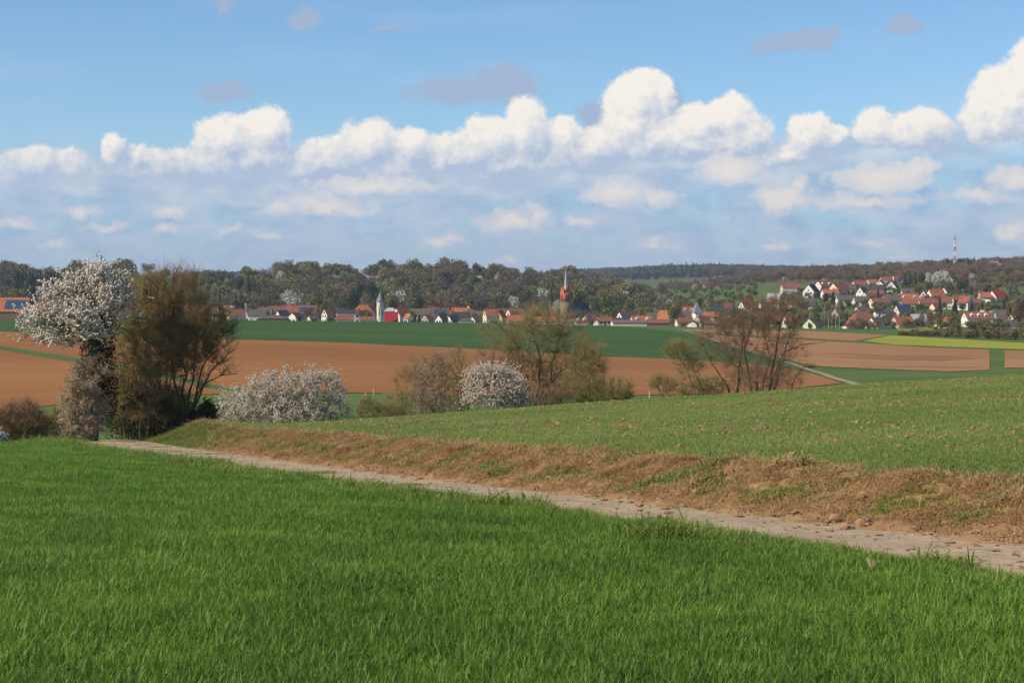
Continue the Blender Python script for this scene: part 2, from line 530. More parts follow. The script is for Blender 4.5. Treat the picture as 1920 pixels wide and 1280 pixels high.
def ground_material():
    m = bpy.data.materials.new('field_ground')
    m.use_nodes = True
    nt = m.node_tree
    B = NB(nt)
    bs = nt.nodes['Principled BSDF']
    geo = B.n('ShaderNodeNewGeometry')
    pos = geo.outputs['Position']
    zone = B.n('ShaderNodeAttribute'); zone.attribute_name = 'zone'     # 0 wheat, 1 young crop, 2 beyond
    z = zone.outputs['Fac']
    n1 = B.rng(B.noise(pos, 0.8, 5.0), 0.3, 0.7)
    wheat = B.mix(n1, (0.040, 0.070, 0.014), (0.070, 0.105, 0.020))
    n2 = B.rng(B.noise(pos, 0.35, 5.0, 0.65), 0.30, 0.70)
    n3 = B.rng(B.noise(pos, 3.5, 4.0), 0.42, 0.62)
    young = B.mix(B.rng(B.m('ADD', n2, B.m('MULTIPLY', n3, 1.3)), 0.55, 1.45), (0.155, 0.175, 0.055), (0.31, 0.185, 0.095))
    n4 = B.rng(B.noise(pos, 0.03, 5.0, 0.6), 0.35, 0.65)
    mead = B.mix(n4, (0.072, 0.130, 0.026), (0.110, 0.155, 0.040))
    lit = B.n('ShaderNodeAttribute'); lit.attribute_name = 'wooded'     # leaf litter under the woods
    mead = B.mix(lit.outputs['Fac'], mead, B.mix(n1, (0.105, 0.082, 0.045), (0.15, 0.118, 0.065)))
    col = B.mix(B.rng(z, 0.4, 0.6), wheat, young)
    col = B.mix(B.rng(z, 1.3, 1.7), col, mead)
    nt.links.new(col, bs.inputs['Base Color'])
    bs.inputs['Roughness'].default_value = 0.95
    bs.inputs['Specular IOR Level'].default_value = 0.1
    bp = B.n('ShaderNodeBump'); bp.inputs['Strength'].default_value = 0.6; bp.inputs['Distance'].default_value = 0.06
    nt.links.new(B.noise(pos, 4.0, 4.0), bp.inputs['Height']); nt.links.new(bp.outputs[0], bs.inputs['Normal'])
    return m


def build_ground():
    nq, nr = 420, 520
    q = np.linspace(-0.62, 0.62, nq)
    Y = np.exp(np.linspace(math.log(5.0), math.log(9015.0), nr)) - 15.0
    YY, QQ = np.meshgrid(Y, q, indexing='ij')
    XX = QQ * (YY + 15.0)
    ZZ = ground_z(XX, np.maximum(YY, -12))
    V = np.stack([XX, YY, ZZ], -1).reshape(-1, 3)
    a = (np.arange(nr - 1)[:, None] * nq + np.arange(nq - 1)[None, :]).ravel()
    Fc = np.stack([a, a + 1, a + nq + 1, a + nq], 1)
    me = make_mesh('ground', V, Fc, [ground_material()], smooth=True)
    s = track_s(XX, YY)
    px = 960 + F * XX / np.maximum(YY, 5.0)
    zone = np.where(s > -1.3, 1.0, 0.0)
    zone = np.where(YY > np.interp(px, [0, 150, 250], [100, 122, 150]), 2.0, zone)
    at = me.attributes.new('zone', 'FLOAT', 'POINT')
    at.data.foreach_set('value', zone.ravel().astype(np.float32))
    wd = np.zeros_like(XX)
    lo = np.interp(px, [1330, 1400, 1500, 1650, 1800, 1920], [2600, 2450, 2250, 2050, 1850, 1800])
    wd = np.where((px > 1300) & (YY > lo), 1.0, wd)
    wd = np.where((px < 1235) & (YY > 1590) & (YY < 2600) & ~((px > 250) & (px < 520) & (YY > 1930)) & ~((px > 880) & (YY < 1670)) & ~((px > 1040) & (YY < 1820)), 1.0, wd)
    wd = np.where(YY > 4150, 1.0, wd)
    at = me.attributes.new('wooded', 'FLOAT', 'POINT')
    at.data.foreach_set('value', wd.ravel().astype(np.float32))
    link('ground', me, label='gently rolling farmland sheet under all the fields', kind='structure')


build_ground()


def sheet(name, mat, pxs, far, near, label, lift=0.08, n=90, rows=10, ymax=660.0, ymin=160.0, ragged=False):
    """a field lying on the ground: far and near edges given as (px, row) lists; a number is a forward distance"""
    xs = np.linspace(pxs[0], pxs[1], n)

    def edge(e):
        if isinstance(e, (int, float)):
            return np.full(n, float(e))
        e = np.array(e, float)
        jit = np.convolve(np.random.RandomState(int(abs(e[0, 1]) * 10) % 9999).rand(n + 2) - 0.5, np.ones(3) / 3, 'valid') * 0.9
        return np.array([inv_y(x, np.interp(x, e[:, 0], e[:, 1]) + j_, ymin, ymax) for x, j_ in zip(xs, jit)])
    yn, yf = edge(near), edge(far)
    if ragged:          # uneven edges that taper off at both ends
        r_ = np.random.RandomState(int(pxs[0]))
        t_ = np.linspace(0, 1, n)
        tap = np.clip(np.minimum(t_ / 0.45, (1 - t_) / 0.25), 0, 1) ** 0.8
        jit = np.convolve(r_.rand(n + 4) - 0.5, np.ones(5) / 5, 'valid')
        c_, h_ = (yn + yf) / 2, (yf - yn) / 2 * tap
        yn = c_ - h_ * (1 + 0.8 * jit); yf = c_ + h_ * (1 + 0.8 * jit[::-1])
        yf = np.maximum(yf, yn + 0.02)
    else:
        yf = np.maximum(yf, yn + 0.5)
    t = np.linspace(0, 1, rows)
    Y = yn[None, :] + (yf - yn)[None, :] * t[:, None]
    X = Y * ((xs - 960) / F)[None, :]
    Z = ground_z(X, Y) + lift
    V = np.stack([X, Y, Z], -1).reshape(-1, 3)
    a = (np.arange(rows - 1)[:, None] * n + np.arange(n - 1)[None, :]).ravel()
    me = make_mesh(name, V, np.stack([a, a + 1, a + n + 1, a + n], 1), [mat], smooth=True)
    return link(name, me, label=label, kind='structure')


EB = [(-400, 615), (0, 622), (450, 637), (600, 641), (800, 650), (900, 655), (1100, 667), (1250, 673), (1340, 678), (1420, 684), (1480, 692), (1530, 703), (1578, 718)]
sheet('green_field', M['crop'], (-400, 1268), 685, EB, 'dark green wheat field on the rise in front of the village', n=160, rows=24, lift=0.10)
sheet('green_field', M['crop'], (1268, 1480), [(1268, 613), (1300, 626), (1345, 643), (1420, 665), (1480, 686)], EB, 'tapering tip of the dark green wheat field beside the lane', rows=14, lift=0.10)
sheet('brown_field', M['brown'], (-400, 1576), EB, [(-400, 770), (0, 768), (300, 744), (450, 737), (700, 737), (960, 745), (1130, 743), (1220, 741), (1400, 737), (1500, 728), (1576, 719)],
      'wide bare brown tilled field across the valley', n=200, rows=24, lift=0.08)
sheet('grass_strip', M['strip'], (-400, 470), [(-400, 585), (0, 649), (110, 666), (250, 690), (400, 722), (470, 737)], [(-400, 592), (0, 656), (110, 675), (250, 699), (400, 730), (470, 745)],
      'narrow green grass strip crossing the brown field at left', lift=0.12, rows=5)
sheet('brown_field', M['brown2'], (1284, 1662), [(1284, 617), (1400, 618), (1500, 620), (1662, 628)], [(1284, 619), (1340, 625), (1400, 629), (1500, 634), (1600, 640), (1662, 629)],
      'upper strip of bare brown soil below the hillside houses', lift=0.1, ymax=1000, rows=8)
sheet('brown_field', M['brown2'], (1312, 1856), [(1312, 628), (1400, 632), (1500, 637), (1600, 643), (1750, 652), (1856, 656)],
      [(1312, 630), (1345, 642), (1400, 655), (1450, 668), (1500, 681), (1545, 688), (1650, 692), (1780, 697), (1856, 694)],
      'pale brown tilled field with dark damp streaks at right', lift=0.1, ymax=1000, rows=14)
for _i, (_x0, _x1, _r0, _r1, _lab) in enumerate(((1545, 1650, 661, 664, 'small dark damp streak at the upper left of the right brown field'), (1555, 1838, 665, 675, 'broadest dark damp streak on the right brown field'),
                                                 (1605, 1850, 685, 688, 'lowest thin damp streak near the field edge'))):
    sheet('damp_soil', M['wet'], (_x0, _x1), [(_x0, _r0), (_x1, _r0 + 3)], [(_x0, _r1), (_x1, _r1 + 3)], _lab, lift=0.125, ymax=1000, rows=4, ragged=True)
sheet('brown_field', M['brown2'], (1884, 2300), [(1884, 657), (2300, 672)], [(1884, 690), (2300, 690)],
      'bare brown field at the right picture edge beyond a green strip', lift=0.1, ymax=1000, rows=8)
sheet('rape_field', M['rape'], (1622, 2300), [(1622, 638), (1670, 629), (1920, 643), (2300, 655)], [(1622, 640), (1680, 647), (1760, 650), (1920, 655), (2300, 668)],
      'yellow green rape field sloping up from the brown fields', lift=0.1, ymax=1000, rows=8)
sheet('rape_field', M['rape'], (1684, 1752), [(1684, 614), (1752, 615)], [(1684, 623), (1752, 624)], 'small yellow green rape plot behind the hedge', lift=0.12, ymax=1150, rows=4, n=24)
sheet('brown_field', M['brown2'], (1268, 1348), [(1268, 533), (1348, 536)], [(1268, 540), (1348, 541)], 'distant pinkish brown field below the far wooded hill', lift=0.4, ymin=2300, ymax=4300, rows=5, n=24)
sheet('meadow', M['meadow'], (1150, 1255), [(1150, 552), (1255, 552)], [(1150, 572), (1255, 575)], 'bright green orchard meadow beyond the village', lift=0.3, ymin=1500, ymax=3000, rows=6, n=24)
sheet('meadow', M['meadow'], (640, 760), [(640, 738), (760, 739)], 192, 'green meadow strip behind the blossoming bush', lift=0.05, ymax=300, rows=8, n=40)


def ribbon(name, mat, pts, width, label, lift, step=4.0):
    pts = np.array(pts, float)
    d = np.r_[0, np.cumsum(np.hypot(*(np.diff(pts, axis=0).T)))]
    t = np.arange(0, d[-1], step)
    c = np.stack([np.interp(t, d, pts[:, 0]), np.interp(t, d, pts[:, 1])], 1)
    g = np.gradient(c, axis=0); g /= np.linalg.norm(g, axis=1)[:, None]
    nrm = np.stack([g[:, 1], -g[:, 0]], 1)
    V = []
    for k in (-0.5, 0.0, 0.5):
        q = c + nrm * width * k
        V.append(np.c_[q, ground_z(q[:, 0], q[:, 1]) + lift])
    n = len(c)
    V = np.concatenate(V)
    a = np.arange(n - 1)
    me = make_mesh(name, V, np.concatenate([np.stack([a + k * n, a + k * n + 1, a + (k + 1) * n + 1, a + (k + 1) * n], 1) for k in (0, 1)]), [mat], smooth=True)
    return link(name, me, label=label, kind='structure')


_lane = []
for px, py in [(1262, 612.5), (1270, 616), (1300, 625), (1345, 641), (1400, 656), (1450, 671), (1490, 684), (1545, 702), (1592, 717), (1640, 729), (1690, 738)]:
    Yl = inv_y(px, py, 190, 1000)
    _lane.append((Yl * (px - 960) / F, Yl))
ribbon('lane', M['lane'], _lane, 1.5, 'pale farm lane running down between green and brown fields', 0.14)


# ---- the farm track and its bank, meshes that follow the track
def strip(name, mat, s0, s1, ns, y0, y1, step, lift, rough, seed, label):
    Y = np.arange(y0, y1, step)
    S = np.linspace(-1.0 if s0 is None else s0, s1, ns)
    wide = (np.interp(Y, [20, 150], [1, 1]) if s0 is not None else tw(Y) + 0.25)[:, None]
    SS = np.where(S[None, :] < 0, S[None, :] * wide, np.repeat(S[None, :], len(Y), 0))
    s0 = -1.0 if s0 is None else s0
    d = np.where(Y < YA, _dA, np.where(Y > YB, _dB, np.polyval(np.polyder(_cf), Y)))
    nx, ny = 1 / np.sqrt(1 + d * d), -d / np.sqrt(1 + d * d)
    X = track_x(Y)[:, None] + nx[:, None] * SS
    YY = Y[:, None] + ny[:, None] * SS
    r = np.random.RandomState(seed)
    nz = r.rand(*X.shape) - 0.5
    edge = np.minimum(1, np.minimum((S - s0) / 0.25, (s1 - S) / 0.25)).clip(0)[None, :]
    Z = ground_z(X, YY) + lift * (0.15 + 0.85 * edge) + rough * nz * edge + rough * 0.8 * wob(X, YY, 3.0, seed) * edge
    V = np.stack([X, YY, Z], -1).reshape(-1, 3)
    n = ns
    a = (np.arange(len(Y) - 1)[:, None] * n + np.arange(n - 1)[None, :]).ravel()
    me = make_mesh(name, V, np.stack([a, a + 1, a + n + 1, a + n], 1), [mat], smooth=True)
    return link(name, me, label=label, kind='structure')


strip('farm_track', M['track'], None, 0.25, 26, 8, 150, 0.35, 0.030, 0.010, 5, 'pale dusty farm track running diagonally between the two near fields')
strip('track_bank', M['bank'], -0.35, 3.1, 34, 8, 112, 0.18, 0.05, 0.10, 6, 'reddish brown earth bank along the far side of the farm track')

# ------------------------------------------------------------------ plant materials
M['bark'] = surf('bark_dark', (0.055, 0.040, 0.028), (0.105, 0.080, 0.055), 3.0, bump=0.3, bscale=12)
M['bark_grey'] = surf('bark_willow', (0.085, 0.066, 0.046), (0.155, 0.122, 0.085), 2.0, bump=0.3, bscale=12)
M['twig_brown'] = surf('twigs_brown', (0.175, 0.132, 0.068), (0.290, 0.220, 0.118), 0.8)
M['twig_red'] = surf('twigs_reddish', (0.205, 0.125, 0.076), (0.320, 0.200, 0.125), 0.8)
M['twig_olive'] = surf('twigs_olive', (0.245, 0.195, 0.085), (0.390, 0.310, 0.140), 0.8)
M['straw'] = surf('dry_straw', (0.36, 0.265, 0.165), (0.56, 0.44, 0.30), 1.2)
M['petal'] = leafy('white_blossom', (0.76, 0.69, 0.58), (0.88, 0.83, 0.74), trans=0.25, posscale=0.8)
M['petal_grey'] = leafy('greyish_blossom', (0.52, 0.46, 0.37), (0.70, 0.63, 0.52), trans=0.2, posscale=0.8)
M['petal_pink'] = leafy('pinkish_blossom', (0.74, 0.62, 0.52), (0.86, 0.76, 0.68), trans=0.25, posscale=0.8)
M['bud'] = leafy('young_willow_leaves', (0.215, 0.205, 0.060), (0.340, 0.310, 0.095), trans=0.3, posscale=0.5)
M['bud_green'] = leafy('young_hedge_leaves', (0.145, 0.155, 0.035), (0.245, 0.240, 0.058), trans=0.3, posscale=0.5)
M['ivy'] = leafy('ivy_and_shade_flakes', (0.038, 0.040, 0.016), (0.075, 0.072, 0.028), trans=0.15, posscale=0.5)  # ivy leaves, and the dark flakes that stand in for thicket shade
# far trees
FT = {
    'bare': (M['twig_brown'], surf('far_bare_crown', (0.135, 0.104, 0.056), (0.200, 0.155, 0.086), 0.05)),
    'red': (M['twig_brown'], surf('far_bare_crown_reddish', (0.165, 0.106, 0.064), (0.225, 0.148, 0.094), 0.05)),
    'grey': (M['twig_brown'], surf('far_bare_crown_grey', (0.112, 0.095, 0.066), (0.172, 0.146, 0.104), 0.05)),
    'olive': (M['bark'], surf('far_olive_crown', (0.128, 0.126, 0.040), (0.195, 0.185, 0.064), 0.05)),
    'green': (M['bark'], surf('far_green_crown', (0.085, 0.125, 0.028), (0.135, 0.180, 0.045), 0.05)),
    'pale': (M['bark'], surf('far_pale_green_crown', (0.20, 0.21, 0.10), (0.28, 0.28, 0.14), 0.05)),
    'yew': (M['bark'], surf('far_evergreen_crown', (0.024, 0.040, 0.020), (0.052, 0.074, 0.036), 0.08)),
    'hedge': (M['twig_brown'], surf('far_hedge_crown', (0.125, 0.105, 0.045), (0.205, 0.165, 0.075), 0.12)),
    'dark': (M['bark'], surf('far_conifer_crown', (0.026, 0.042, 0.024), (0.050, 0.072, 0.040), 0.08)),
    'white': (M['bark'], surf('far_blossom_crown', (0.42, 0.40, 0.34), (0.60, 0.57, 0.50), 0.08)),
}


# ------------------------------------------------------------------ geometry of plants
def tubes(p0, p1, r0, r1):
    """three-sided tapering tubes for many segments at once"""
    p0, p1 = np.asarray(p0, float), np.asarray(p1, float)
    r0, r1 = np.asarray(r0, float), np.asarray(r1, float)
    d = p1 - p0
    L = np.linalg.norm(d, axis=1); L[L < 1e-6] = 1e-6
    d /= L[:, None]
    ref = np.where(np.abs(d[:, 2:3]) < 0.9, np.array([[0, 0, 1.0]]), np.array([[1.0, 0, 0]]))
    a = np.cross(d, ref); a /= np.linalg.norm(a, axis=1)[:, None]
    b = np.cross(d, a)
    n = len(p0)
    V = np.empty((n, 6, 3))
    for k in range(3):
        an = 2 * math.pi * k / 3
        off = a * math.cos(an) + b * math.sin(an)
        V[:, k] = p0 + off * r0[:, None]
        V[:, 3 + k] = p1 + off * r1[:, None]
    base = (np.arange(n) * 6)[:, None]
    quads = np.concatenate([base + np.array([[k, (k + 1) % 3, 3 + (k + 1) % 3, 3 + k]]) for k in range(3)])
    return V.reshape(-1, 3), quads


def flakes(c, size, rng, flat=0.0, aspect=1.0):
    """one small randomly turned triangle per point"""
    n = len(c)
    a = rng.normal(size=(n, 3)); a /= np.linalg.norm(a, axis=1)[:, None]
    b = rng.normal(size=(n, 3)); b -= a * (a * b).sum(1)[:, None]; b /= np.linalg.norm(b, axis=1)[:, None]
    s = np.asarray(size).reshape(-1, 1) * (0.7 + 0.6 * rng.rand(n, 1))
    V = np.stack([c + a * s, c - a * s * 0.5 + b * s * 0.8 * aspect, c - a * s * 0.5 - b * s * 0.8 * aspect], 1)
    return V.reshape(-1, 3), np.arange(3 * n).reshape(-1, 3)


OCT_V = np.array([[1, 0, 0], [-1, 0, 0], [0, 1, 0], [0, -1, 0], [0, 0, 1], [0, 0, -1.]])
OCT_F = np.array([[0, 2, 4], [2, 1, 4], [1, 3, 4], [3, 0, 4], [2, 0, 5], [1, 2, 5], [3, 1, 5], [0, 3, 5]])


def puffs(c, size, rng):
    """small lumpy eight-faced clusters"""
    n = len(c)
    s = np.asarray(size).reshape(-1, 1, 1) * (0.65 + 0.7 * rng.rand(n, 1, 1))
    V = c[:, None, :] + OCT_V[None] * s * (0.6 + 0.8 * rng.rand(n, 6, 1))
    Fc = (np.arange(n) * 6)[:, None, None] + OCT_F[None]
    return V.reshape(-1, 3), Fc.reshape(-1, 3)


def in_env(env, n, rng, shell=0.0):
    """random points in a union of ellipsoids (cx,cy,cz,rx,ry,rz,weight)"""
    env = np.array(env, float)
    w = env[:, 3] * env[:, 4] * env[:, 5] * env[:, 6]; w = w / w.sum()
    k = rng.choice(len(env), n, p=w)
    d = rng.normal(size=(n, 3)); d /= np.linalg.norm(d, axis=1)[:, None]
    r = rng.rand(n, 1) ** (1 / 3.0)
    r = shell + (1 - shell) * r
    return env[k, :3] + d * r * env[k, 3:6]


def curve(p, q, bend, rng, n):
    t = np.linspace(0, 1, n + 1)[:, None]
    m = p + (q - p) * 0.5 + bend
    c = (1 - t) ** 2 * p + 2 * t * (1 - t) * m + t * t * q
    L = np.linalg.norm(q - p)
    c[1:-1] += rng.normal(size=(n - 1, 3)) * 0.035 * L
    return c


class Tree:
    """limbs reach from given stems to points inside the crown's envelope, then twigs and leaves follow"""
    def __init__(s, seed):
        s.rng = np.random.RandomState(seed)
        s.seg = []       # (p0,p1,r0,r1) arrays for wood
        s.tw = []        # twigs
        s.nodes = np.zeros((0, 3)); s.nr = np.zeros(0)
        s.tips = np.zeros((0, 3))

    def stem(s, pts, r0, r1, n=10):
        pts = np.array(pts, float)
        d = np.r_[0, np.cumsum(np.linalg.norm(np.diff(pts, axis=0), axis=1))]
        t = np.linspace(0, d[-1], n + 1)
        c = np.stack([np.interp(t, d, pts[:, k]) for k in range(3)], 1)
        c[1:-1] += s.rng.normal(size=(n - 1, 3)) * d[-1] * 0.008
        r = np.linspace(r0, r1, n + 1)
        s.seg.append((c[:-1], c[1:], r[:-1], r[1:]))
        s.nodes = np.concatenate([s.nodes, c[n // 4:]]); s.nr = np.concatenate([s.nr, r[n // 4:]])

    def reach(s, env, n, r0, r1, segs=4, up=0.25, shell=0.0, twig=False, maxlen=1e9, batch=4, down=1.6):
        newn, tips = [], []
        for b in range(batch):
            P = in_env(env, max(1, n // batch), s.rng, shell)
            N = s.nodes
            d = P[:, None, :] - N[None]
            dist = np.linalg.norm(d, axis=2) + down * np.maximum(0, -d[:, :, 2])
            k = dist.argmin(1)
            add = []
            for i in range(len(P)):
                q = N[k[i]]
                L = np.linalg.norm(P[i] - q)
                if L < 0.05:
                    continue
                p = P[i] if L <= maxlen else q + (P[i] - q) * maxlen / L
                L = min(L, maxlen)
                c = curve(q, p, np.array([0, 0, -up * L * 0.35]) + s.rng.normal(size=3) * 0.06 * L, s.rng, segs)
                ra = min(r0, s.nr[k[i]] * 0.8)
                r = np.linspace(ra, min(r1, ra), segs + 1)
                (s.tw if twig else s.seg).append((c[:-1], c[1:], r[:-1], r[1:]))
                add.append((c[1:], r[1:])); tips.append(p)
            if add:
                s.nodes = np.concatenate([s.nodes] + [a[0] for a in add]); s.nr = np.concatenate([s.nr] + [a[1] for a in add])
                newn += [a[0] for a in add]
        s.tips = np.array(tips)
        s.last = np.concatenate(newn) if newn else np.zeros((0, 3))

    def sprout(s, src, n, length, r, up=0.5, out=None, bend=0.3, outw=0.8):
        """n short shoots from random source points"""
        k = s.rng.randint(0, len(src), n)
        p = src[k]
        d = s.rng.normal(size=(n, 3)); d /= np.linalg.norm(d, axis=1)[:, None]
        d[:, 2] += up
        if out is not None:
            o = p - np.array(out); o /= np.linalg.norm(o, axis=1)[:, None] + 1e-6
            d += o * outw
        d /= np.linalg.norm(d, axis=1)[:, None]
        L = length * (0.5 + 0.9 * s.rng.rand(n, 1))
        m = p + d * L * 0.5 + s.rng.normal(size=(n, 3)) * L * 0.05
        d2 = d + s.rng.normal(size=(n, 3)) * bend; d2 /= np.linalg.norm(d2, axis=1)[:, None]
        e = m + d2 * L * 0.5
        rr = np.full(n, r)
        s.tw.append((p, m, rr, rr * 0.8)); s.tw.append((m, e, rr * 0.8, rr * 0.45))
        s.shoots = (p, m, e)
        return p, m, e

    def mesh(s, which, name, mat):
        L = s.seg if which == 'wood' else s.tw
        V, Q = tubes(*[np.concatenate([x[i] for x in L]) for i in range(4)])
        return make_mesh(name, V, Q, [mat])


def along(shoots, per, rng, spread):
    p, m, e = shoots
    out = []
    for t in np.linspace(0.1, 1.0, per):
        c = np.where(t < 0.5, p + (m - p) * 2 * t, m + (e - m) * (2 * t - 1))
        out.append(c + rng.normal(size=c.shape) * spread)
    return np.concatenate(out)


def px_env(lst, Y, depth=0.8):
    """ellipses in photo pixels at distance Y -> ellipsoids in metres"""
    k = Y / F
    out = []
    for e in lst:
        cx, cy, rx, ry = e[:4]
        w = e[4] if len(e) > 4 else 1.0
        dy = e[5] if len(e) > 5 else 0.0
        c = P3(cx, cy, Y + dy)
        out.append((c[0], c[1], c[2], rx * k, depth * max(rx, ry * 0.6) * k, ry * k, w))
    return out


def px_line(pts, Y, base=True):
    out = []
    for q in pts:
        out.append(P3(q[0], q[1], Y + (q[2] if len(q) > 2 else 0.0)))
    if base:
        out[0][2] = gz(out[0][0], out[0][1]) - 0.15
    return out


def thing(name, loc, label, cat, group=None):
    return link(name, None, loc=tuple(float(v) for v in loc), label=label, cat=cat, group=group)


def part(name, me, root):
    o = link(name, me, parent=root)
    o.matrix_parent_inverse = Matrix.Translation(-Vector(root.location))
    return o


def plant(name, T, parts, label, cat, base, group=None):
    root = thing(name, base, label, cat, group)
    for pn, me in parts:
        part(pn, me, root)
    return root


def pm(name, VF, mat):
    return make_mesh(name, VF[0], VF[1], [mat])


# ---- the blossoming cherry beside the track
def cherry():
    Y = 113.0
    T = Tree(11)
    b = P3(175, 815, Y); b[2] = gz(b[0], b[1])
    T.stem(px_line([(172, 815), (170, 740, 0.3), (178, 670, -0.2), (170, 620)], Y), 0.24, 0.15)
    T.stem(px_line([(180, 815), (192, 730, 0.6), (200, 650), (190, 590, 0.5)], Y), 0.18, 0.10)
    env = px_env([(150, 585, 85, 62, 1.2), (185, 545, 60, 48, 1.2), (105, 612, 72, 36, 1.1), (215, 560, 40, 40, 0.8), (130, 545, 55, 35, 0.7), (165, 640, 40, 22, 0.5), (205, 520, 30, 26, .8)], Y)
    T.reach(env, 26, 0.10, 0.045, 5, up=0.2)
    T.reach(env, 130, 0.05, 0.02, 5, up=0.15)
    T.reach(env, 520, 0.022, 0.010, 4, up=0.1, maxlen=1.6)
    # reaching branches on the left and right outline
    for pts in ([(120, 610), (70, 610), (28, 622)], [(130, 590), (80, 570), (70, 540)], [(120, 600), (60, 595), (30, 580)], [(200, 585), (235, 570), (268, 552)],
                [(195, 600), (235, 598), (262, 592)], [(170, 530), (182, 505), (190, 490)], [(200, 540), (205, 515), (215, 496)], [(120, 635), (70, 640), (40, 638)]):
        T.stem(px_line(pts, Y + T.rng.uniform(-1, 1), base=False), 0.03, 0.010, 6)
    cen = P3(155, 650, Y)
    src = np.concatenate([T.last, T.nodes[-48:]])
    sh = T.sprout(src, 1900, 0.80, 0.010, up=0.25, out=cen, bend=0.20)
    rng = T.rng
    pts = along(sh, 9, rng, 0.018)
    keep = rng.rand(len(pts)) < 0.80 * np.clip(0.75 + 0.55 * np.sin(pts[:, 0] * 2.1 + pts[:, 2] * 1.7), 0.25, 1.0)
    pts = pts[keep]
    # fewer flowers low down on the shaded trunk side
    pts = pts[(row_of(pts[:, 0], pts[:, 1], pts[:, 2]) < 655) | (rng.rand(len(pts)) < 0.35)]
    plant('cherry_tree', T, [('trunk', T.mesh('wood', 'trunk', M['bark'])), ('twigs', T.mesh('tw', 'twigs', M['twig_brown'])),
                             ('blossom', pm('blossom', puffs(pts, 0.060, rng), M['petal'])),
                             ('ivy', pm('ivy', flakes(in_env(px_env([(190, 680, 26, 50), (195, 640, 24, 40), (170, 660, 22, 30), (200, 740, 22, 60)], Y + 0.8, 0.7), 4200, rng), 0.075, rng), M['ivy']))],
          'cherry tree full of white blossom above a creeper covered trunk beside the track', 'tree', b)
    # dry creeper hanging over the trunk
    T = Tree(12)
    b = P3(150, 818, Y - 1.2); b[2] = gz(b[0], b[1])
    T.stem(px_line([(150, 818), (152, 760, 0.2), (160, 690)], Y - 0.8), 0.06, 0.03)
    env = px_env([(160, 712, 42, 40), (150, 760, 46, 42), (148, 797, 48, 34), (182, 775, 26, 45), (182, 700, 24, 36)], Y - 0.6, 0.75)
    T.reach(env, 420, 0.02, 0.008, 4, up=-0.5, down=0.3)
    sh = T.sprout(T.last, 13000, 0.36, 0.0075, up=-0.15, out=P3(158, 750, Y), bend=0.7)
    pts = along(sh, 2, T.rng, 0.03)
    pts = pts[T.rng.rand(len(pts)) < 0.45]
    plant('dry_creeper', T, [('stem', T.mesh('wood', 'stem', M['bark_grey'])), ('twigs', T.mesh('tw', 'twigs', M['straw'])),
                             ('seed_heads', pm('seed_heads', flakes(pts, 0.045, T.rng), M['straw']))],
          'straw coloured dry creeper hanging in a shaggy column under the white cherry crown', 'creeper', b)


cherry()


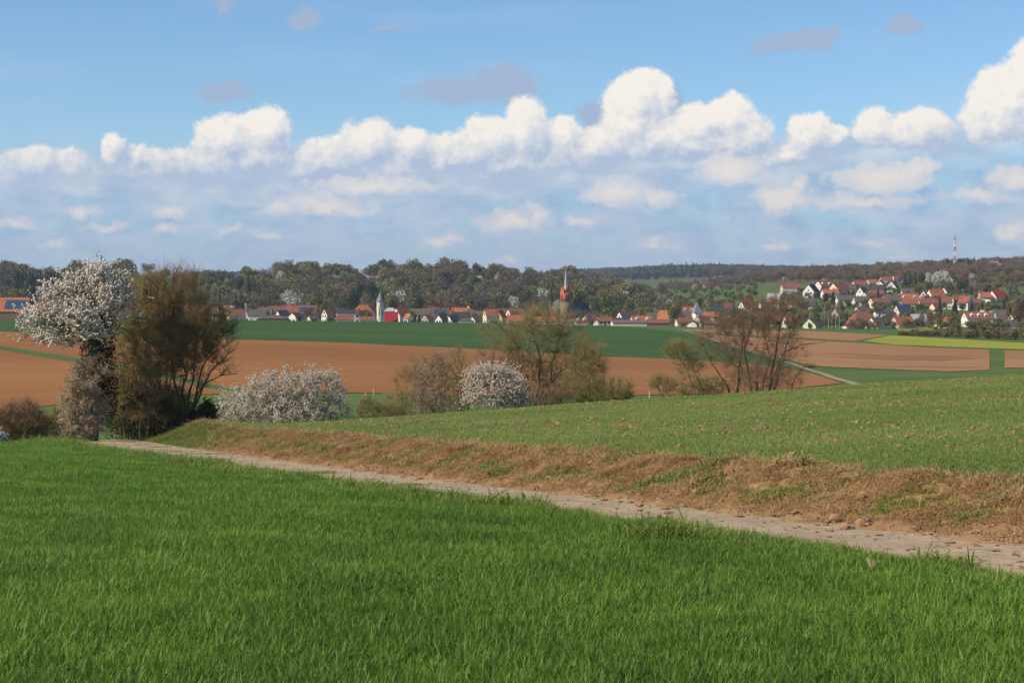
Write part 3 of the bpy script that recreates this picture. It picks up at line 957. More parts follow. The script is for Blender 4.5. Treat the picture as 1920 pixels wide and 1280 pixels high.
# ---- tall bare shrubs right of the cherry
def bare_hedge():
    Y = 118.0
    T = Tree(21)
    b = P3(345, 805, Y - 2); b[2] = gz(b[0], b[1])
    for pts in ([(352, 805), (355, 740, -.3), (365, 690), (372, 640), (368, 580)], [(350, 805), (372, 735, .3), (400, 690), (440, 655)], [(345, 805), (345, 720), (335, 640, .4), (330, 560), (325, 505)],
                [(348, 805), (362, 770), (385, 715, -.6), (425, 700), (445, 700)], [(356, 805), (375, 700, .5), (410, 640), (448, 600)], [(340, 805), (330, 700, 1), (310, 620), (300, 520)]):
        T.stem(px_line(pts, Y - 2), 0.10, 0.022, 12)
    env = px_env([(350, 615, 75, 75), (330, 560, 60, 50, .6), (390, 625, 60, 50, 1.0), (410, 690, 38, 34, .6), (360, 690, 55, 60, .8), (330, 525, 62, 26, .35)], Y - 2, 0.7)
    T.reach(env, 60, 0.05, 0.02, 5, up=0.35)
    T.reach(env, 420, 0.02, 0.009, 4, up=0.35, maxlen=2.2)
    T.sprout(T.last, 8500, 0.85, 0.0064, up=0.75, out=P3(350, 720, Y), bend=0.2)
    T.sprout(T.nodes[:400], 260, 1.3, 0.010, up=2.2, bend=0.15)
    leaf = in_env(env, 1500, T.rng)
    plant('bare_tree', T, [('trunk', T.mesh('wood', 'trunk', M['bark'])), ('twigs', T.mesh('tw', 'twigs', M['twig_brown'])), ('buds', pm('buds', flakes(leaf, 0.05, T.rng), M['bud_green']))],
          'tall bare brown tree with spreading twigs at the end of the track', 'tree', b)
    T = Tree(22)
    Y2 = 117.0
    b = P3(255, 812, Y2); b[2] = gz(b[0], b[1])
    for k in range(16):
        x = 212 + k * 9
        T.stem(px_line([(x * 0.6 + 104, 812, T.rng.uniform(-1.5, 2)), (x, 720, T.rng.uniform(-1, 2)), (x + T.rng.uniform(-12, 12), 600 + T.rng.uniform(0, 60), T.rng.uniform(-1, 2))], Y2), 0.05, 0.014, 9)
    env = px_env([(265, 740, 62, 75), (280, 660, 66, 62, 1.2), (255, 600, 52, 45, 1.1), (305, 595, 66, 52, 1.2), (320, 770, 60, 45, 1.0), (265, 550, 45, 40, .8), (315, 540, 60, 36, .7), (330, 660, 50, 50, .8)], Y2, 0.7)
    T.reach(env, 160, 0.03, 0.012, 5, up=0.4)
    T.reach(env, 1000, 0.014, 0.007, 4, up=0.35, maxlen=1.9)
    T.sprout(T.last, 24000, 0.62, 0.0062, up=0.75, bend=0.25)
    # tall whips standing above the crown
    tops = P3(0, 0, Y2)[None] + 0
    tops = np.array([P3(x, T.rng.uniform(535, 560), Y2 + T.rng.uniform(-2, 2)) for x in np.linspace(255, 372, 48)])
    T.sprout(tops, 95, 1.35, 0.0075, up=4.0, bend=0.10)
    low = px_env([(285, 795, 80, 36), (268, 748, 62, 44), (345, 790, 50, 40), (222, 720, 26, 70), (300, 760, 60, 40)], Y2 + 0.4, 0.6)
    leaf = in_env(low + px_env([(222, 790, 26, 36), (300, 800, 90, 26), (204, 785, 16, 44)], Y2 + 0.6, 0.6), 24000, T.rng)  # dark flakes of the ivy part also paint shade into the thicket's foot
    leaf2 = in_env(env, 3600, T.rng)
    plant('hedge_thicket', T, [('stems', T.mesh('wood', 'stems', M['bark'])), ('twigs', T.mesh('tw', 'twigs', M['twig_olive'])), ('ivy', pm('ivy', flakes(leaf, 0.062, T.rng), M['ivy'])),
                               ('buds', pm('buds', flakes(leaf2, 0.045, T.rng), M['bud_green']))],
          'dense olive brown thicket between the white cherry and the bare tree, dark at its foot', 'thicket', b)


bare_hedge()


def bush(name, seed, Y, bx, by, ells, nst, ntw, lt, tmat, label, leaf=None, nleaf=0, lsize=0.05, puff=False, per=3, keep=0.6, up=0.5, wmat='bark', depth=0.8, cat='bush', part_leaf='leaves', rtw=0.008, hr=350, stems=None, bend=0.25, sp=0.03, rst=0.05):
    T = Tree(seed)
    b = P3(bx, by, Y); b[2] = gz(b[0], b[1])
    env = px_env(ells, Y, depth)
    E = np.array(env)
    if stems:
        for s_ in stems:
            pts, r0 = (s_[0], s_[1]) if isinstance(s_, tuple) and isinstance(s_[0], list) else (s_, rst)
            T.stem(px_line(pts, Y), r0, r0 * 0.2, 12)
    if stems:          # one root stock under all trunks
        q = np.array([px_line(s_[0] if isinstance(s_, tuple) else s_, Y)[0] for s_ in stems])
        q = q[np.argsort(q[:, 0])]
        if len(q) > 1:
            T.seg.append((q[:-1], q[1:], np.full(len(q) - 1, .12), np.full(len(q) - 1, .12)))
    feet = []
    for k in range(nst):
        t = in_env(env, 1, T.rng)[0]
        q = np.array([t[0] * 0.75 + b[0] * 0.25, t[1] * 0.8 + b[1] * 0.2, 0]); q[2] = gz(q[0], q[1]) - 0.1
        feet.append(q)
        T.stem([q, q * 0.5 + t * 0.5 + np.array([0, 0, 0.15 * (t[2] - q[2])]), t], rst * 0.7, rst * 0.22, 7)
    if len(feet) > 1:
        q = np.array(feet); q = q[np.argsort(q[:, 0])]
        T.seg.append((q[:-1], q[1:], np.full(len(q) - 1, .03), np.full(len(q) - 1, .03)))
    T.reach(env, hr // 4, rst * 0.5, rst * 0.22, 4, up=0.3)
    T.reach(env, hr, rst * 0.3, rst * 0.14, 4, up=0.25, maxlen=2.5)
    cen = E[:, :3].mean(0) - np.array([0, 0, 0.5])
    sh = T.sprout(T.last, ntw, lt, rtw, up=up, out=cen, bend=bend)
    parts = [('stems', T.mesh('wood', 'stems', M[wmat])), ('twigs', T.mesh('tw', 'twigs', M[tmat]))]
    if leaf:
        if puff:
            pts = along(sh, per, T.rng, sp)
            pts = pts[T.rng.rand(len(pts)) < keep]
            parts.append((part_leaf, pm(part_leaf, puffs(pts, lsize, T.rng), M[leaf])))
        else:
            pts = along(sh, per, T.rng, sp * 2)
            pts = pts[T.rng.rand(len(pts)) < keep]
            if nleaf:
                pts = np.concatenate([pts, in_env(env, nleaf, T.rng)])
            parts.append((part_leaf, pm(part_leaf, flakes(pts, lsize, T.rng), M[leaf])))
    return plant(name, T, parts, label, cat, b)


# the wide blossoming blackthorn and its neighbours along the stream
bush('blossom_bush', 31, 140.0, 520, 800, [(470, 762, 72, 42), (560, 735, 72, 48), (615, 735, 38, 48), (505, 735, 50, 40), (430, 780, 40, 26), (630, 770, 26, 30), (540, 775, 90, 34)], 40, 11000, 0.46, 'twig_brown',
     'broad dome shaped bush covered in white blossom behind the bank', 'petal', lsize=0.036, puff=True, per=4, keep=0.60, hr=900, depth=0.75, part_leaf='blossom', sp=0.04)
bush('blossom_tree', 32, 168.0, 925, 770, [(905, 708, 26, 22), (950, 714, 28, 26), (928, 736, 46, 26), (882, 742, 20, 22), (972, 748, 20, 14), (925, 700, 14, 12)], 12, 1500, 1.0, 'twig_brown',
     'small round tree in pinkish white blossom in the middle of the stream hedge', 'petal_pink', lsize=0.056, puff=True, per=9, keep=0.62, hr=240, part_leaf='blossom', cat='tree', up=0.4, bend=0.15)
bush('blossom_shrub', 33, 172.0, 805, 780, [(808, 715, 36, 52), (795, 745, 28, 40), (830, 690, 26, 34, .7), (815, 760, 40, 24)], 16, 3000, 0.65, 'twig_red',
     'tall greyish shrub thinly sprinkled with white blossom left of the blossom tree', 'petal_grey', lsize=0.035, puff=True, per=3, keep=0.26, hr=380, part_leaf='blossom', up=0.9)
bush('bare_shrub', 34, 176.0, 765, 775, [(770, 725, 36, 46), (752, 755, 32, 30, 1), (800, 690, 40, 34, .5)], 14, 2300, 0.85, 'twig_olive', 'loose olive brown shrub at the left end of the stream hedge', 'bud', lsize=0.035, keep=0.12, hr=300, up=0.6)
bush('bare_shrub', 35, 180.0, 862, 775, [(858, 700, 24, 50), (850, 745, 26, 36), (868, 735, 20, 40)], 12, 1800, 0.8, 'twig_olive', 'narrow yellowish green shrub between the sprinkled shrub and the blossom tree', 'bud_green', lsize=0.05, keep=0.5, hr=260, up=0.8)
bush('bare_shrub', 36, 186.0, 985, 765, [(985, 715, 44, 52), (955, 690, 50, 40, .6), (1040, 730, 42, 42, .8), (920, 668, 40, 34, .45)], 22, 4200, 0.95, 'twig_red', 'reddish brown bare thicket at the foot of the big stream tree', 'petal_grey', lsize=0.02, keep=0.02, hr=420, up=0.8)
bush('stream_tree', 37, 184.0, 1003, 770, [(1000, 640, 62, 50, .8), (1060, 650, 50, 46, .8), (960, 640, 50, 40, .6), (1040, 690, 40, 30, .5), (925, 625, 30, 34, .4), (1020, 600, 60, 34, .5)], 0, 5200, 1.25, 'twig_olive',
     'big bare stream tree with several dark leaning trunks right of the blossom tree', 'bud', lsize=0.05, keep=0.13, hr=420, wmat='bark_grey', cat='tree', rtw=0.0075, up=0.6,
     stems=[([(1002, 770), (1010, 720), (1014, 680), (1000, 620), (1000, 560)], 0.22), ([(1010, 770), (1028, 720, 1), (1058, 690), (1100, 690)], 0.16), ([(1016, 690), (1040, 655, -.5), (1062, 600)], 0.14),
            ([(1002, 770), (980, 700, 1), (965, 640, 1), (935, 610)], 0.11), ([(1008, 740), (985, 690, -1), (975, 640), (965, 610)], 0.10), ([(1012, 770), (1050, 740), (1085, 680), (1098, 655)], 0.09)], rst=0.10)
bush('willow_shrub', 38, 182.0, 1095, 755, [(1098, 680, 34, 32), (1105, 655, 30, 14, .6), (1090, 710, 36, 24), (1120, 690, 20, 24)], 8, 3000, 0.85, 'twig_olive', 'round headed pale olive willow right of the big stream tree', 'bud', lsize=0.045, keep=0.62, hr=330, cat='tree', up=0.9)
bush('leafy_shrub', 39, 178.0, 1110, 760, [(1105, 732, 34, 26), (1150, 732, 38, 24), (1130, 745, 55, 16), (1170, 745, 22, 12)], 18, 3600, 0.6, 'twig_olive', 'low yellow green leafy shrub at the right end of the stream hedge', 'bud_green', lsize=0.055, keep=0.75, nleaf=900, hr=380, up=0.6)
bush('bare_shrub', 40, 176.0, 1055, 765, [(1050, 740, 36, 26), (1000, 750, 50, 22), (960, 752, 30, 20)], 16, 2600, 0.6, 'twig_brown', 'low brown undergrowth below the big stream tree', 'bud_green', lsize=0.04, keep=0.18, hr=300)
bush('bare_shrub', 41, 150.0, 690, 790, [(690, 765, 26, 20), (730, 770, 34, 16)], 10, 1500, 0.5, 'twig_olive', 'small dark green shrub right of the wide blossom bush', 'bud_green', lsize=0.045, keep=0.5, nleaf=400, hr=200)
# right-hand willows
bush('willow_tree', 42, 205.0, 1440, 742, [(1360, 640, 55, 50, .7), (1400, 610, 50, 48, .7), (1450, 620, 50, 60, .7), (1480, 680, 36, 40, .4), (1420, 690, 70, 40, .5), (1470, 575, 40, 34, .5), (1330, 625, 30, 34, .35)], 0, 8200, 1.25, 'twig_red',
     'tall clump of bare dark willow trunks fanning out above the right field', 'petal_grey', lsize=0.02, keep=0.03, hr=620, wmat='bark_grey', cat='tree', rtw=0.0072, up=0.7,
     stems=[([(1372, 742), (1362, 722), (1335, 680), (1318, 645)], 0.15), ([(1380, 742), (1386, 690), (1392, 640), (1398, 600)], 0.17), ([(1376, 735), (1392, 690, 1), (1376, 660), (1360, 620)], 0.10),
            ([(1412, 738), (1402, 690), (1396, 660), (1408, 620), (1416, 585)], 0.16), ([(1418, 738), (1420, 690, 1), (1418, 680)], 0.17), ([(1440, 735), (1450, 680), (1460, 620), (1480, 560)], 0.17),
            ([(1436, 735), (1455, 700, -1), (1470, 660), (1500, 645), (1550, 640)], 0.12), ([(1444, 735), (1470, 670), (1482, 610), (1492, 570)], 0.12), ([(1478, 728), (1490, 710), (1508, 690)], 0.07),
            ([(1428, 738), (1432, 710), (1440, 690)], 0.15), ([(1425, 738), (1445, 670, 2), (1430, 620), (1440, 590)], 0.09)], rst=0.09)
bush('willow_tree', 43, 200.0, 1310, 745, [(1280, 662, 32, 24), (1292, 690, 26, 18), (1265, 655, 20, 14)], 0, 1900, 0.8, 'twig_olive', 'small leaning willow with a pale olive head left of the tall willow clump', 'bud', lsize=0.045, keep=0.6, hr=230, cat='tree', up=0.7, wmat='bark_grey',
     stems=[([(1325, 745), (1310, 712), (1298, 690), (1288, 668)], 0.12), ([(1310, 712), (1290, 695), (1272, 672)], 0.07)])
bush('willow_tree', 44, 200.0, 1252, 752, [(1235, 715, 18, 16), (1250, 722, 24, 14), (1225, 722, 12, 10)], 0, 1100, 0.7, 'twig_olive', 'lowest and leftmost leaning willow above the field edge', 'bud', lsize=0.04, keep=0.5, hr=160, cat='tree', up=0.7, wmat='bark_grey',
     stems=[([(1254, 756), (1240, 735), (1228, 718)], 0.11), ([(1242, 738), (1234, 725), (1232, 712)], 0.06)])
bush('willow_shrub', 45, 204.0, 1320, 745, [(1300, 725, 34, 20), (1335, 725, 28, 22), (1275, 738, 30, 12)], 12, 2600, 0.6, 'twig_olive', 'low pale olive willow shrub between the leaning willows and the tall clump', 'bud', lsize=0.045, keep=0.6, nleaf=500, hr=260)
bush('bare_shrub', 46, 210.0, 1410, 740, [(1400, 715, 40, 28), (1470, 715, 34, 26), (1440, 705, 40, 34, .6)], 16, 2000, 0.8, 'twig_red', 'reddish bare shrub among the tall willow trunks', None, hr=260, up=0.8)
# far left
bush('bare_shrub', 47, 112.0, 45, 830, [(40, 795, 46, 36), (10, 800, 34, 32), (75, 805, 24, 24), (45, 772, 30, 22, .5)], 22, 4200, 0.55, 'twig_red', 'reddish brown leafless shrub at the left picture edge', 'bud_green', lsize=0.035, keep=0.22, hr=420, up=0.9)
bush('bare_shrub', 48, 122.0, 95, 815, [(88, 800, 26, 26), (60, 805, 30, 24), (110, 790, 18, 24)], 12, 2000, 0.5, 'twig_olive', 'greenish shrub between the left edge shrub and the creeper', 'bud_green', lsize=0.05, keep=0.5, hr=260, up=0.8)
bush('blossom_bush', 49, 104.0, -8, 838, [(-10, 822, 20, 16)], 6, 380, 0.3, 'twig_brown', 'bit of white blossom bush cut off by the left picture edge', 'petal', lsize=0.045, puff=True, per=4, keep=0.6, hr=60, part_leaf='blossom')
bush('ivy_bush', 50, 116.0, 385, 805, [(388, 780, 18, 26), (372, 790, 22, 18)], 8, 500, 0.4, 'twig_brown', 'dark green ivy bush between the bare tree and the wide blossom bush', 'ivy', lsize=0.10, keep=0.9, nleaf=1600, hr=120)


# ------------------------------------------------------------------ far trees: a few shapes, shared mesh data
def far_shape(kind, seed):
    r = np.random.RandomState(seed)
    tv, tf = [], 0
    if kind == 'dark':        # spruce: rings of drooping boughs, about 14 m
        H = 14.0
        z = H * (0.06 + 0.94 * r.rand(420) ** 1.15)
        rad_ = (1 - z / H) ** 0.6 * 4.7 * (0.55 + 0.45 * r.rand(420)) * (0.85 + 0.3 * ((z * 1.1) % 1)) + 0.1
        an = r.rand(420) * 6.283
        tip = np.stack([np.cos(an) * rad_, np.sin(an) * rad_, z - 0.35 * rad_], 1)
        root = np.stack([np.cos(an) * rad_ * 0.15, np.sin(an) * rad_ * 0.15, z + 0.4], 1)
        side = np.stack([-np.sin(an), np.cos(an), np.zeros(420)], 1) * (0.35 + 0.34 * rad_)[:, None]
        V = np.stack([tip, root + side, root - side], 1).reshape(-1, 3)
        Fc = np.arange(len(V)).reshape(-1, 3)
        tr = tubes(np.array([[0, 0, -0.5]]), np.array([[0, 0, 12.0]]), np.array([0.28]), np.array([0.05]))
    else:
        dense = kind in ('olive', 'green', 'white', 'pale', 'yew')
        H = 12.0
        lob = []
        if kind == 'hedge':   # shrubs that are leafy or twiggy down to the ground
            lob = [(r.uniform(-3.2, 3.2), r.uniform(-2, 2), r.uniform(2.0, 8.0), r.uniform(1.6, 2.8), 1.8, r.uniform(2.0, 3.2), 1) for k in range(8)]
            dense = True
        for k in range(0 if kind == 'hedge' else 8):
            a = r.rand() * 6.283
            q = r.rand() ** 0.6 * 3.2
            lob.append((math.cos(a) * q, math.sin(a) * q, r.uniform(4.5, 9.6), r.uniform(1.5, 2.7), r.uniform(1.5, 2.7), r.uniform(1.5, 2.6), 1))
        lob.append((0, 0, 4.5, 4, 3, 4.4, 1) if kind == 'hedge' else (0, 0, 7, 3, 3, 3.2, 1))
        n = 620 if dense else 560
        c = in_env(lob, n, r, shell=0.35)
        if dense:
            V, Fc = flakes(c, 0.50, r)
        else:
            o = c - np.array([0, 0, 4.0]); o /= np.linalg.norm(o, axis=1)[:, None]
            d = o + r.normal(size=(n, 3)) * 0.45; d /= np.linalg.norm(d, axis=1)[:, None]
            L = r.uniform(0.8, 1.9, (n, 1))
            s_ = np.cross(d, r.normal(size=(n, 3))); s_ /= np.linalg.norm(s_, axis=1)[:, None]
            V = np.stack([c - d * L * 0.5 + s_ * 0.16, c - d * L * 0.5 - s_ * 0.16, c + d * L * 0.6], 1).reshape(-1, 3)
            Fc = np.arange(3 * n).reshape(-1, 3)
        p0 = [np.array([0, 0, -0.6])]; p1 = [np.array([0, 0, 5.0])]; r0 = [0.32]; r1 = [0.2]
        for k in range(9):
            e = lob[k % 8]
            p0.append(np.array([0, 0, r.uniform(2.2, 5.0)])); p1.append(np.array(e[:3]) + np.array([0, 0, 0.8])); r0.append(0.15); r1.append(0.05)
        tr = tubes(np.array(p0), np.array(p1), np.array(r0), np.array(r1))
    return (V, Fc), tr


FAR = {}
for kind, nvar in (('bare', 4), ('red', 2), ('grey', 3), ('olive', 3), ('green', 2), ('pale', 2), ('dark', 3), ('white', 2), ('hedge', 3), ('yew', 3)):
    FAR[kind] = []
    for v in range(nvar):
        (cv, cf), (tv, tq) = far_shape(kind, hash((len(kind), ord(kind[0]), v)) % 9999 + v)
        crown = make_mesh('crown', cv, cf, [FT[kind][1]])
        trunk = make_mesh('trunk', tv, tq, [FT[kind][0]])
        both = make_mesh('tree', np.concatenate([cv, tv]), [cf, tq + len(cv)], [FT[kind][1], FT[kind][0]], fmat=np.r_[np.zeros(len(cf)), np.ones(len(tq))])
        FAR[kind].append((crown, trunk, both))


def scatter(name, pts, idx, scale, rot, sources, label, kind='stuff'):
    """one object: points that carry shape number, turn and size, filled by geometry nodes"""
    pts = np.asarray(pts, np.float32)
    me = bpy.data.meshes.new(name)
    me.vertices.add(len(pts)); me.vertices.foreach_set('co', pts.ravel())
    for an, dt, arr in (('shape', 'INT', np.asarray(idx, np.int32)), ('size', 'FLOAT_VECTOR', np.asarray(scale, np.float32)), ('turn', 'FLOAT_VECTOR', np.asarray(rot, np.float32))):
        a = me.attributes.new(an, dt, 'POINT')
        a.data.foreach_set('value' if dt == 'INT' else 'vector', arr.ravel())
    o = link(name, me, label=label, kind=kind)
    cl = bpy.data.collections.new(name + '_shapes')
    for k, (sm, mats) in enumerate(sources):
        so_ = bpy.data.objects.new('%s_shape_%02d' % (name, k), sm)
        cl.objects.link(so_)
    ng = bpy.data.node_groups.new(name, 'GeometryNodeTree')
    ng.interface.new_socket('Geometry', in_out='INPUT', socket_type='NodeSocketGeometry')
    ng.interface.new_socket('Geometry', in_out='OUTPUT', socket_type='NodeSocketGeometry')
    N = ng.nodes
    gi, go = N.new('NodeGroupInput'), N.new('NodeGroupOutput')
    ip = N.new('GeometryNodeInstanceOnPoints')
    ci = N.new('GeometryNodeCollectionInfo')
    ci.inputs['Collection'].default_value = cl
    ci.inputs['Separate Children'].default_value = True
    ci.inputs['Reset Children'].default_value = True

    def attr(n_, dt):
        a = N.new('GeometryNodeInputNamedAttribute'); a.data_type = dt
        a.inputs['Name'].default_value = n_
        return a.outputs['Attribute']
    ng.links.new(gi.outputs[0], ip.inputs['Points'])
    ng.links.new(ci.outputs[0], ip.inputs['Instance'])
    ip.inputs['Pick Instance'].default_value = True
    ng.links.new(attr('shape', 'INT'), ip.inputs['Instance Index'])
    ng.links.new(attr('size', 'FLOAT_VECTOR'), ip.inputs['Scale'])
    e2r = N.new('FunctionNodeEulerToRotation')
    ng.links.new(attr('turn', 'FLOAT_VECTOR'), e2r.inputs[0])
    ng.links.new(e2r.outputs[0], ip.inputs['Rotation'])
    ng.links.new(ip.outputs[0], go.inputs[0])
    md = o.modifiers.new('scatter', 'NODES')
    md.node_group = ng
    return o


def wood(name, seed, n, region, mixk, label, size=(0.8, 1.25), hump=0.0, extra=None):
    """a wooded slope: trees spread over a region given by a test on (px, Y)"""
    r = np.random.RandomState(seed)
    px, Y = region(n, r)
    if extra is not None and len(extra):
        e = np.array(extra)
        px = np.r_[px, 960 + F * e[:, 0] / e[:, 1]]; Y = np.r_[Y, e[:, 1]]
        n = len(px)
    X = Y * (px - 960) / F
    Z = ground_z(X, Y)
    kinds = list(mixk.keys())
    src, start = [], {}
    for k in kinds:
        start[k] = len(src)
        for v in FAR[k]:
            src.append((v[2], None))
    pr = np.array([mixk[k] for k in kinds], float); pr /= pr.sum()
    # stands of the same kind: choose by a slow noise plus chance
    f = (np.sin(px * 0.021 + 1.3 * np.sin(Y * 0.008)) + np.sin(px * 0.047 + Y * 0.013 + 2)) * 0.25 + 0.5
    f = np.clip(f * 0.55 + r.rand(n) * 0.45, 0, 0.9999)
    kk = np.searchsorted(np.cumsum(pr), f).clip(0, len(kinds) - 1)
    idx = np.array([start[kinds[k]] + r.randint(len(FAR[kinds[k]])) for k in kk])
    s = r.uniform(size[0], size[1], n)
    if hump:             # taller and lower stands along the slope
        s = s * (1 + hump * np.sin(px / 26.0 + 1.0) * np.sin(px / 61.0) + hump * 0.6 * np.sin(px / 11.0 + Y / 90.0))
    sc_ = np.stack([s * r.uniform(0.9, 1.25, n), s * r.uniform(0.9, 1.25, n), s * r.uniform(0.85, 1.1, n)], 1)
    rot = np.stack([np.zeros(n), np.zeros(n), r.rand(n) * 6.283], 1)
    return scatter(name, np.stack([X, Y, Z], 1), idx, sc_, rot, src, label)



# ------------------------------------------------------------------ village
def plain(name, c, rough=0.85, spec=0.2, var=0.12, scale=0.6):
    c2 = tuple(min(1, v * (1 + var)) for v in c); c1 = tuple(v * (1 - var) for v in c)
    return surf(name, c1, c2, scale, rough=rough, spec=spec)


WALL = {'W': ('white', plain('wall_white', (0.74, 0.71, 0.66), var=.05)), 'C': ('cream', plain('wall_cream', (0.70, 0.60, 0.45), var=.06)), 'Y': ('yellow', plain('wall_yellow', (0.72, 0.55, 0.20), var=.05)),
        'B': ('brown boarded', plain('wall_brown', (0.22, 0.15, 0.10))), 'G': ('grey', plain('wall_grey', (0.36, 0.35, 0.33), var=.06)), 'S': ('pinkish', plain('wall_pink', (0.58, 0.40, 0.31), var=.06)),
        'E': ('pale green', plain('wall_green', (0.56, 0.60, 0.42), var=.05)), 'T': ('half timbered', plain('wall_timbered', (0.66, 0.62, 0.56), var=.06)), 'L': ('blue grey', plain('wall_blue', (0.25, 0.30, 0.38), var=.06))}
ROOF = {'O': ('orange', plain('roof_orange', (0.375, 0.132, 0.066), var=.22)), 'R': ('red', plain('roof_red', (0.255, 0.090, 0.058), var=.22)), 'V': ('vivid red', plain('roof_vivid', (0.36, 0.030, 0.032), var=.08)),
        'N': ('brownish red', plain('roof_rust', (0.215, 0.095, 0.062), var=.16)), 'D': ('brown grey', plain('roof_brown', (0.125, 0.098, 0.085), var=.16)), 'K': ('dark slate', plain('roof_slate', (0.052, 0.054, 0.062), var=.16)),
        'M': ('pale metal', plain('roof_metal', (0.42, 0.44, 0.46), rough=0.5, var=.06)), 'P': ('blue solar panelled', plain('roof_solar', (0.040, 0.065, 0.13), rough=0.35, spec=0.5, var=.1)), 'U': ('purple brown', plain('roof_purple', (0.19, 0.115, 0.115), var=.12))}
M['pane'] = plain('window_glass', (0.035, 0.042, 0.052), rough=0.15, spec=0.5)
M['frame'] = plain('window_frame', (0.62, 0.60, 0.56))
M['door'] = plain('door_wood', (0.13, 0.075, 0.045))
M['timber'] = plain('timber_beams', (0.10, 0.065, 0.045))
M['chimney'] = plain('chimney_brick', (0.26, 0.115, 0.075))
M['solar'] = ROOF['P'][1]
M['white_trim'] = WALL['W'][1]


def boxm(name, lo, hi, mat):
    x0, y0, z0 = lo; x1, y1, z1 = hi
    V = np.array([[x0, y0, z0], [x1, y0, z0], [x1, y1, z0], [x0, y1, z0], [x0, y0, z1], [x1, y0, z1], [x1, y1, z1], [x0, y1, z1]])
    Fc = np.array([[0, 3, 2, 1], [4, 5, 6, 7], [0, 1, 5, 4], [1, 2, 6, 5], [2, 3, 7, 6], [3, 0, 4, 7]])
    return make_mesh(name, V, Fc, [mat])


def slab(quad, th):
    """a thick plate from four corners (counter-clockwise seen from outside)"""
    q = np.array(quad, float)
    n = np.cross(q[1] - q[0], q[-1] - q[0]); n /= np.linalg.norm(n)
    V = np.concatenate([q, q - n * th])
    k = len(q)
    F4 = [list(range(k)), list(range(2 * k - 1, k - 1, -1))] + [[i, k + i, k + (i + 1) % k, (i + 1) % k] for i in range(k)]
    return V, F4


def polymesh(name, chunks, mats):
    V, Fs, off = [], [], 0
    for v, f in chunks:
        V.append(np.asarray(v)); Fs += [[i + off for i in ff] for ff in f]; off += len(v)
    me = bpy.data.meshes.new(name)
    me.from_pydata(np.concatenate(V).tolist(), [], Fs)
    for m in mats:
        me.materials.append(m)
    return me


_win = {}


def window_mesh(w, h, axis):
    key = (w, h, axis)
    if key not in _win:
        if axis == 'y':
            _win[key] = (boxm('window', (-w / 2 - .12, -0.05, -h / 2 - .12), (w / 2 + .12, 0.02, h / 2 + .12), M['frame']), boxm('pane', (-w / 2, -0.09, -h / 2), (w / 2, -0.051, h / 2), M['pane']))
        else:
            _win[key] = (boxm('window', (-0.05, -w / 2 - .12, -h / 2 - .12), (0.02, w / 2 + .12, h / 2 + .12), M['frame']), boxm('pane', (-0.09, -w / 2, -h / 2), (-0.051, w / 2, h / 2), M['pane']))
    return _win[key]


def add_window(root, x, y, z, w, h, axis, flip=1):
    a, b = window_mesh(w, h, axis)
    o = link('window', a, parent=root, loc=(x, y, z))
    if flip < 0:
        o.rotation_euler = (0, 0, math.pi)
    link('pane', b, parent=o)
    return o


